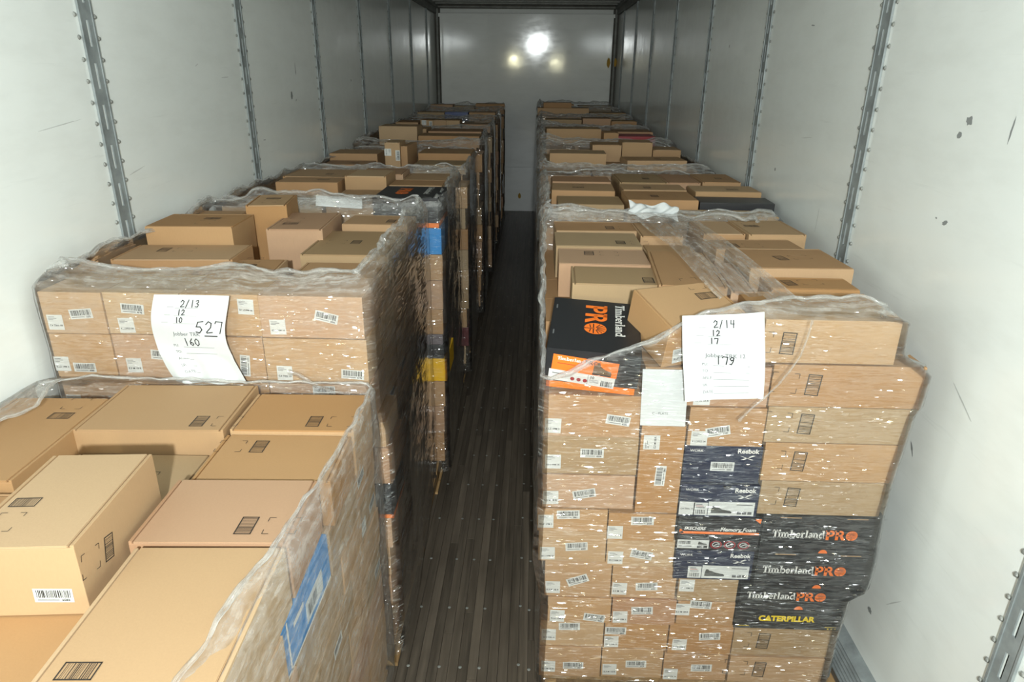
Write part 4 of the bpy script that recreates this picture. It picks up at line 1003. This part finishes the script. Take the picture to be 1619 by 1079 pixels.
# ------------------------------------------------------------------ stretch film
from mathutils import noise as mn
def lerp_list(vals, t):
    if isinstance(vals, (int, float)): return vals
    n = len(vals) - 1; f = max(0.0, min(1.0, t))*n; i = min(int(f), n - 1); u = f - i; u = u*u*(3 - 2*u)
    return vals[i]*(1 - u) + vals[i + 1]*u
def sheet(name, grid, haze, uv, mat, parent=None):
    nr, nc = len(grid), len(grid[0]); vs = [p for row in grid for p in row]; fs = []
    for r in range(nr - 1):
        for c in range(nc - 1): fs.append((r*nc + c, r*nc + c + 1, (r + 1)*nc + c + 1, (r + 1)*nc + c))
    me = bpy.data.meshes.new(name); me.from_pydata(vs, [], fs); me.materials.append(M[mat])
    hz = [h for row in haze for h in row]
    at = me.attributes.new('haze', 'FLOAT', 'POINT'); at.data.foreach_set('value', hz)
    ul = me.uv_layers.new(name='UVMap'); uvs = [q for row in uv for q in row]; buf = []
    for l in me.loops: buf += list(uvs[l.vertex_index])
    ul.data.foreach_set('uv', buf)
    me.polygons.foreach_set('use_smooth', [True]*len(fs)); me.update()
    return link(name, me, parent)
def tube(name, pts, rad, haze, parent, seed=0, mat='film_rope', ns=7):
    grid, hz, uv = [], [], []; L = 0
    for i, p in enumerate(pts):
        a = pts[max(0, i - 1)]; b = pts[min(len(pts) - 1, i + 1)]; d = (Vector(b) - Vector(a)).normalized() if (Vector(b) - Vector(a)).length > 1e-6 else Vector((1, 0, 0))
        s = d.cross(Vector((0, 0, 1)));  s = s.normalized() if s.length > 1e-3 else Vector((1, 0, 0)); t = s.cross(d)
        if i: L += (Vector(p) - Vector(pts[i - 1])).length
        row, hr, ur = [], [], []
        for k in range(ns + 1):
            an = 2*math.pi*(k % ns)/ns; q = Vector((p[0]*14, p[1]*14, seed + (k % ns)*0.7))
            r = rad(i/(len(pts) - 1))*(1 + 0.7*mn.noise(q*1.7))
            row.append(tuple(Vector(p) + s*math.cos(an)*r*1.25 + t*math.sin(an)*r*0.85)); hr.append(haze*(0.7 + 0.5*mn.noise(q*3))); ur.append((L, k*0.02))
        grid.append(row); hz.append(hr); uv.append(ur)
    return sheet(name, grid, hz, uv, mat, parent)
def film(label, x0, x1, y0, y1, zt, rise, lean, rhaze, body=(.05, .10, .05, .05), prof=None, z0=.10, seed=0, rope=.006, step=.022, nv=26, wob=.004, mat='film'):
    """zt rise lean rhaze: per side front, right, back, left a number or a list along the side (front left->right, right front->back, back right->left, left back->front)"""
    per = []; rc = .022
    W, D = x1 - x0, y1 - y0
    def side_pts(s):
        L = W if s in (0, 2) else D; n = max(4, int(L/step)); out = []
        for i in range(n + 1):
            t = i/n; e = rc/L; tt = e + (1 - 2*e)*t
            if s == 0: p, nrm = (x0 + W*tt, y0), (0, -1)
            elif s == 1: p, nrm = (x1, y0 + D*tt), (1, 0)
            elif s == 2: p, nrm = (x1 - W*tt, y1), (0, 1)
            else: p, nrm = (x0, y1 - D*tt), (-1, 0)
            out.append((s, tt, p, nrm))
        return out
    for s in range(4): per += side_pts(s)
    per.append(per[0])
    n = len(per); us = [0.0]
    for a, b in zip(per[:-1], per[1:]): us.append(us[-1] + math.hypot(b[2][0] - a[2][0], b[2][1] - a[2][1]))
    NVR = 8; grid, hz, uv = [], [], []
    nrms = []
    for i, (s, t, p, nr) in enumerate(per):
        pa = per[(i - 1) % (n - 1)]; pb = per[(i + 1) % (n - 1)]
        v = Vector((nr[0]*2 + pa[3][0] + pb[3][0], nr[1]*2 + pa[3][1] + pb[3][1])).normalized(); nrms.append(v)
    def g(par, i):
        s, t = per[i][0], per[i][1]; return lerp_list(par[s], t)
    def closed(i):  # blend so the rim closes smoothly at corners
        return i
    top_z = [g(zt, i) for i in range(n)]; ri = [g(rise, i) for i in range(n)]; le = [g(lean, i) for i in range(n)]; rh = [g(rhaze, i) for i in range(n)]; bh = [body[per[i][0]] for i in range(n)]
    def smooth(a, k=4):
        m_ = len(a) - 1; b = [sum(a[(i + j) % m_] for j in range(-k, k + 1))/(2*k + 1) for i in range(m_)]; b.append(b[0]); return b
    top_z, ri, le, rh, bh = smooth(top_z, 3), smooth(ri, 3), smooth(le, 3), smooth(rh), smooth(bh)
    for k in range(nv + 1):
        f = k/nv; row, hr, ur = [], [], []
        for i, (s, t, p, nr) in enumerate(per):
            z = z0 + (top_z[i] - z0)*f
            q = Vector((p[0]*5, p[1]*5, z*9 + seed*7.3)); d = wob*(mn.noise(q) + 0.5*mn.noise(q*2.7)) + wob
            fx = (p[0] - x0)/W; ty = (p[1] - y0)/D; sx_ = (prof(1, z, ty)*fx - prof(3, z, ty)*(1 - fx)) if prof else 0.0
            row.append((p[0] + sx_ + nrms[i].x*d, p[1] + nrms[i].y*d, z)); hr.append(bh[i]*(0.8 + 0.5*f)); ur.append((us[i] + seed*3.1, z))
        grid.append(row); hz.append(hr); uv.append(ur)
    last = grid[-1]
    for j in range(1, NVR + 1):
        f = j/NVR; row, hr, ur = [], [], []
        for i, (s, t, p, nr) in enumerate(per):
            q = Vector((p[0]*7, p[1]*7, seed*5.1)); wv = 1 + 0.55*mn.noise(q) + 0.25*mn.noise(q*2.9)
            z = top_z[i] + ri[i]*wv*math.sin(f*math.pi/2) + .006*f*mn.noise(Vector((p[0]*22, p[1]*22, f*3 + seed)))
            inn = le[i]*(1 + 0.35*mn.noise(q + Vector((3, 1, 8))))*(f**1.25) + .008*f*mn.noise(Vector((p[0]*18, p[1]*18, f*4 - seed)))
            b = last[i]; row.append((b[0] - nrms[i].x*inn, b[1] - nrms[i].y*inn, z)); hr.append(bh[i]*1.3*(1 - f**.55) + rh[i]*f**.55); ur.append((us[i] + seed*3.1, top_z[i] + f*(abs(ri[i]) + le[i])))
        # close the seam
        row[-1] = row[0]
        grid.append(row); hz.append(hr); uv.append(ur)
    o = sheet('stretch_film', grid, hz, uv, mat); tag(o, label, 'plastic wrap')
    tube('film_edge', grid[-1], lambda t: rope*(1 + 0.9*mn.noise(Vector((t*40, seed, 0)))), .75, o, seed)
    return o
# nearest right-hand stack
def pR1(s, z, ty=0):
    def ip(tb):
        for (za, a), (zb, b) in zip(tb[:-1], tb[1:]):
            if z <= zb: u = max(0, (z - za)/(zb - za)); return a + (b - a)*u
        return tb[-1][1]
    if s == 1: return ip([(.1, 0), (.36, .008), (.505, .012), (.52, .060), (.64, .062), (.78, .054), (.89, .055), (1.01, .062), (1.115, .070), (1.13, .083), (1.25, .083), (1.268, .004), (1.4, 0)])
    if s == 3: return ip([(.1, .0), (.45, -.01), (.62, .018), (.78, .015), (.82, .008), (1.15, .012), (1.4, .01)])
    return 0
F1 = film('clear stretch film wrapped round the nearest right-hand stack', .042, .962, 1.640, 2.905, ([1.185, 1.255, 1.30, 1.376, 1.384, 1.384, 1.384, 1.384], [1.375, 1.30, 1.27, 1.26, 1.30, 1.35], [1.365, 1.36, 1.36, 1.365], [1.375, 1.37, 1.37, 1.34, 1.25, 1.19]),
     ([.010, .015, .015, .02, .03, .035, .04, .03], [.02, .01, .01, .01, .02, .06], [.05, .05, .05, .07], [.05, .03, .03, .02, .02, .012]), ([.0, .0, .0, .0, .03, .09, .11, .08], [.05, .02, .01, .01, .02, .05], [.07, .05, .05, .06], [.04, .02, .015, .01, .01, .012]),
     ([.6, .6, .5, .5, .5, .5, .6, .5], [.3, .12, .10, .12, .3, .6], [.8, .8, .9, .95], [.45, .35, .3, .3, .3, .4]), body=(.045, .03, .10, .16), prof=pR1, seed=1, step=.016, nv=44)
# a twisted tail of film on the front, and a band of film across the top
pts = [(.700, 1.622, 1.392), (.693, 1.618, 1.345), (.684, 1.616, 1.300), (.664, 1.616, 1.258), (.640, 1.616, 1.217), (.612, 1.617, 1.180), (.586, 1.620, 1.150), (.556, 1.624, 1.105)]
def dense(pts, m_=6):
    out = []
    for a, b in zip(pts[:-1], pts[1:]):
        for k in range(m_): out.append(tuple(a[i] + (b[i] - a[i])*k/m_ for i in range(3)))
    return out + [pts[-1]]
tube('film_tail', dense(pts), lambda t: .0026 + .0105*max(0, t - .72) + .0015*mn.noise(Vector((t*30, 0, 0))), .40, F1, 3)
grid, hz, uv = [], [], []
for r in range(40):
    t = r/39; xa, xb, y = .400 + .09*t, .640 + .06*t, 2.80 - 1.09*t; z = 1.430 + .016*math.sin(t*math.pi) - .004*t
    grid.append([(xa + (xb - xa)*c/24, y + .03*math.sin(c*.3), z + .010*mn.noise(Vector((c*.9, t*2.5, 0))) - .012*abs(c/12 - 1)) for c in range(25)])
    hz.append([.28 + .35*abs(mn.noise(Vector((c*1.7, t, 4)))) + (.3 if c in (0, 24) else 0) for c in range(25)]); uv.append([(t*1.1, c*.012) for c in range(25)])
sheet('film_band', grid, hz, uv, 'film_band', F1)
# second left stack (527)
F2 = film('clear stretch film with a ragged gathered edge round the left stack tagged 527', -1.397, -.452, 1.772, 2.925, (1.388, [1.39, 1.40, 1.40, 1.405], 1.40, [1.40, 1.39, 1.385]),
     ([.075, .035, .03, .03, .035, .03, .035, .05], [.05, .05, .06, .06], [.06, .05, .075, .10, .09, .05], [.05, .04, .06]), ([.10, .11, .12, .13, .13, .14, .13, .06], [.05, .04, .035, .035], [.05, .05, .05, .05], [.04, .05, .08]),
     ([.5, .55, .6, .6, .7, .95, .9, .5], [.45, .40, .38, .45], [.6, .6, .6, .6], [.45, .4, .4]), body=(.08, .06, .08, .08), seed=2, step=.018, nv=34, rope=.007,
     prof=lambda s, z, ty: ((.040 if z < .92 else .040 - .034*(min(1, (z - .92)/.12)))*min(1, max(0, 1.35 - 1.5*ty))) if s == 1 else 0)
pts = [(-.69, 1.764, 1.155), (-.66, 1.762, 1.150), (-.62, 1.762, 1.120), (-.57, 1.762, 1.098), (-.50, 1.764, 1.085), (-.452, 1.766, 1.10)]
tube('film_tail', dense(pts), lambda t: .003 + .004*(1 - t), .35, F2, 5)
# nearest left stack
F0 = film('clear stretch film sagging along the nearest left-hand stack', -1.397, -.436, .455, 1.742, (1.12, [1.10, 1.112, 1.115, 1.118], 1.125, [1.13, 1.13, 1.12]),
     (.02, [.01, .012, .01, .012], [.012, .012, .012, .015, .02, .02], [.02, .02, .02]), (.04, [.09, .06, .02, .012], [.01, .012, .01, .012, .03, .06], [.10, .16, .10]),
     (.3, [.35, .38, .36, .4], [.3, .3, .3, .4, .45, .5], [.45, .40, .35]), body=(.08, .26, .08, .10), seed=3, step=.018, nv=40, wob=.006, rope=.004, mat='film_near')
# farther stacks
for i in range(2, 8):
    y = LY[i]; zt = {2: 1.40, 3: 1.385, 4: 1.44, 5: 1.46, 6: 1.49, 7: 1.52}[i]
    film('clear stretch film round the %s stack along the left wall' % NTH[i], -1.397, -.398 + (.006 if i < 4 else .012), y - .012, min(y + 1.19, 10.42), (zt, zt, zt, zt), ([.05, .03, .035, .03, .045, .035], .05, .05, .05), (.07, .03, .05, .05),
         (.85, .5, .7, .5), body=(.08, .06, .06, .06), seed=10 + i, prof=lambda s, z, ty: -.046*ty if s == 1 else 0, rope=.006, step=.03 if i < 5 else .05, nv=24 if i < 5 else 16, wob=.006)
for i in range(1, 7):
    y = RY[i]; zt = {1: 1.385, 2: 1.43, 3: 1.47, 4: 1.50, 5: 1.53, 6: 1.56}[i]
    film('clear stretch film round the %s stack along the right wall' % NTH[i], .026, 1.085, y - .006, min(y + 1.205, 10.42), (zt - .01, zt - .03, zt, zt), ([.06, .04, .03, .03, .035, .04], .03, .05, .05), (.06, .04, .05, .05),
         ([.95, .95, .85, .8, .85, .7], .45, .7, .5), body=(.07, .06, .06, .14), seed=20 + i, rope=.006, step=.03 if i < 5 else .05, nv=24 if i < 5 else 16, wob=.007)

# ------------------------------------------------------------------ paper sheets
DIG = {'0': [[(.5,1),(.12,.75),(.1,.3),(.4,0),(.8,.2),(.9,.7),(.5,1)]], '1': [[(.45,1),(.5,0)]], '2': [[(.1,.75),(.4,1),(.8,.85),(.75,.5),(.2,.1),(.25,.02),(.95,.08)]], '3': [[(.1,.9),(.6,1),(.75,.75),(.35,.52),(.8,.35),(.6,.02),(.1,.08)]],
       '4': [[(.2,1),(.15,.5),(.85,.5)], [(.75,1),(.7,0)]], '5': [[(.95,1),(.3,.95),(.1,.55),(.6,.55),(.85,.3),(.5,.02),(.05,.1)]], '6': [[(.7,1),(.25,.6),(.15,.2),(.5,0),(.8,.25),(.5,.48),(.2,.3)]], '7': [[(.05,.85),(.1,1),(.95,.95),(.7,0)]],
       '8': [[(.7,.9),(.35,.95),(.25,.7),(.75,.35),(.5,0),(.15,.2),(.7,.7),(.7,.9)]], '9': [[(.85,.85),(.5,1),(.2,.75),(.45,.5),(.8,.65),(.85,.9),(.75,.4),(.45,0),(.2,.05)]], '/': [[(.7,1.05),(.2,-.1)]]}
def hand(mb, s, x, z, h, wd=.0023, adv=.72):
    for ch in s:
        for st in DIG[ch]: mb.stroke([(x + p*h*.62, z + q*h) for p, q in st], wd, 'pen', -.0012)
        x += h*adv
def paper(label, w_, h, bend, draw, loc, rot, seed, name='paper_sheet', n=22):
    """a limp sheet: flat print is laid on it with the same bend"""
    rr = random.Random(seed)
    def warp(v):
        x, y, z = v; dx, dy = bend(x/w_, z/h)
        return (x + dx, y + dy, z)
    mb = MB(); mb.mat('paper')
    for i in range(n):
        for j in range(n):
            xa, xb = -w_/2 + w_*i/n, -w_/2 + w_*(i + 1)/n; za, zb = -h/2 + h*j/n, -h/2 + h*(j + 1)/n
            mb.poly([(xa, 0, za), (xb, 0, za), (xb, 0, zb), (xa, 0, zb)], 'paper')
    mb.v = [warp(v) for v in mb.v]
    o = link(name, mb.build(name)); o.location = loc; o.rotation_euler = rot; tag(o, label, 'paper')
    bm = bmesh.new(); bm.from_mesh(o.data); bmesh.ops.remove_doubles(bm, verts=bm.verts, dist=1e-6)
    for f in bm.faces: f.smooth = True
    bm.to_mesh(o.data); bm.free()
    if draw:
        ink = MB(); draw(ink); ink.v = [warp((v[0], v[1], v[2])) for v in ink.v]
        link('handwriting', ink.build('handwriting'), o)
    return o
def form(ink, w_, h, head, big, name_key, pu):
    x0 = -w_*.30
    for k, s in enumerate(head): 
        hand(ink, s, x0 + .035 - .004*k, h*.5 - .034 - k*.022, .019 if k == 0 else .015)
        ink.rect(x0 - .006*k, x0 + .018 - .006*k, h*.5 - .034 - k*.022, h*.5 - .0332 - k*.022, 'grey_ink', -.0006); ink.rect(x0 + .022, x0 + .085, h*.5 - .037 - k*.022, h*.5 - .0364 - k*.022, 'grey_ink', -.0006)
    ink.mesh(WORDS[name_key], 'grey_ink', -.045, h*.5 - .118, .016, -.0006)
    if big:
        hand(ink, big, .022, h*.5 - .108, .034, .0027, .78); ink.rect(.045, .082, h*.5 - .1185, h*.5 - .1155, 'pen', -.0008)
    for k, wd in enumerate(('PU', 'TO', 'AISLE', 'SR', 'DATE')):
        z = -.022 - k*.0195
        ink.mesh(WORDS[wd], 'grey_ink', x0 + .008, z, .0105, -.0006); ink.rect(x0 + .036, x0 + .125, z - .002, z - .0012, 'grey_ink', -.0006)
    hand(ink, pu, x0 + .042, -.018, .022, .0024)
W_, H_ = .208, .262
paper('white sheet handwritten 527 and 160 taped to the left stack front', W_, H_, lambda u, v: (-.022*math.sin((v + .5)*3.6)*1.0 + .030*(1 - (v + .5))**2.0, -.005*math.sin(v*9 + u*2) - .004*(1 - v)*math.sin(u*14)*(v < -.2)), lambda m_: form(m_, W_, H_, ('2/13', '12', '10'), '527', 'jobL', '160'), (-.940, 1.7555, 1.252), (0, 0, 0), 1)
paper('white sheet handwritten 2/14 and 179 on the right stack front', .205, .238, lambda u, v: (.018*(-(v)) , -.006*math.sin(v*5 + u*4) - .003*math.sin(u*7)), lambda m_: form(m_, .205, .238, ('2/14', '12', '17'), None, 'jobR', '179'), (.494, 1.6215, 1.286), (0, R(-3), 0), 2)
paper('blank white sheet behind film beside the tilted black boot box', .122, .168, lambda u, v: (.006*(-v), -.002*math.sin(v*6)), lambda m_: (m_.mesh(WORDS['C'], 'grey_ink', -.03, -.05, .010, -.0006)), (.362, 1.6600, 1.150), (0, 0, 0), 3)
def crumple(u, v): return (.006*math.sin(v*8), .010*math.sin(u*9 + v*5) + .006*math.sin(u*17 - v*11))
paper('crumpled white paper resting on the back film edge of the nearest right stack', .205, .075, crumple, None, (.505, 2.880, 1.428), (R(-55), R(4), R(3)), 4)
paper('folded white paper strip on the front film of the third left stack', .20, .045, lambda u, v: (0, .004*math.sin(u*6)), None, (-.835, 2.928, 1.436), (R(-8), R(3), 0), 5)
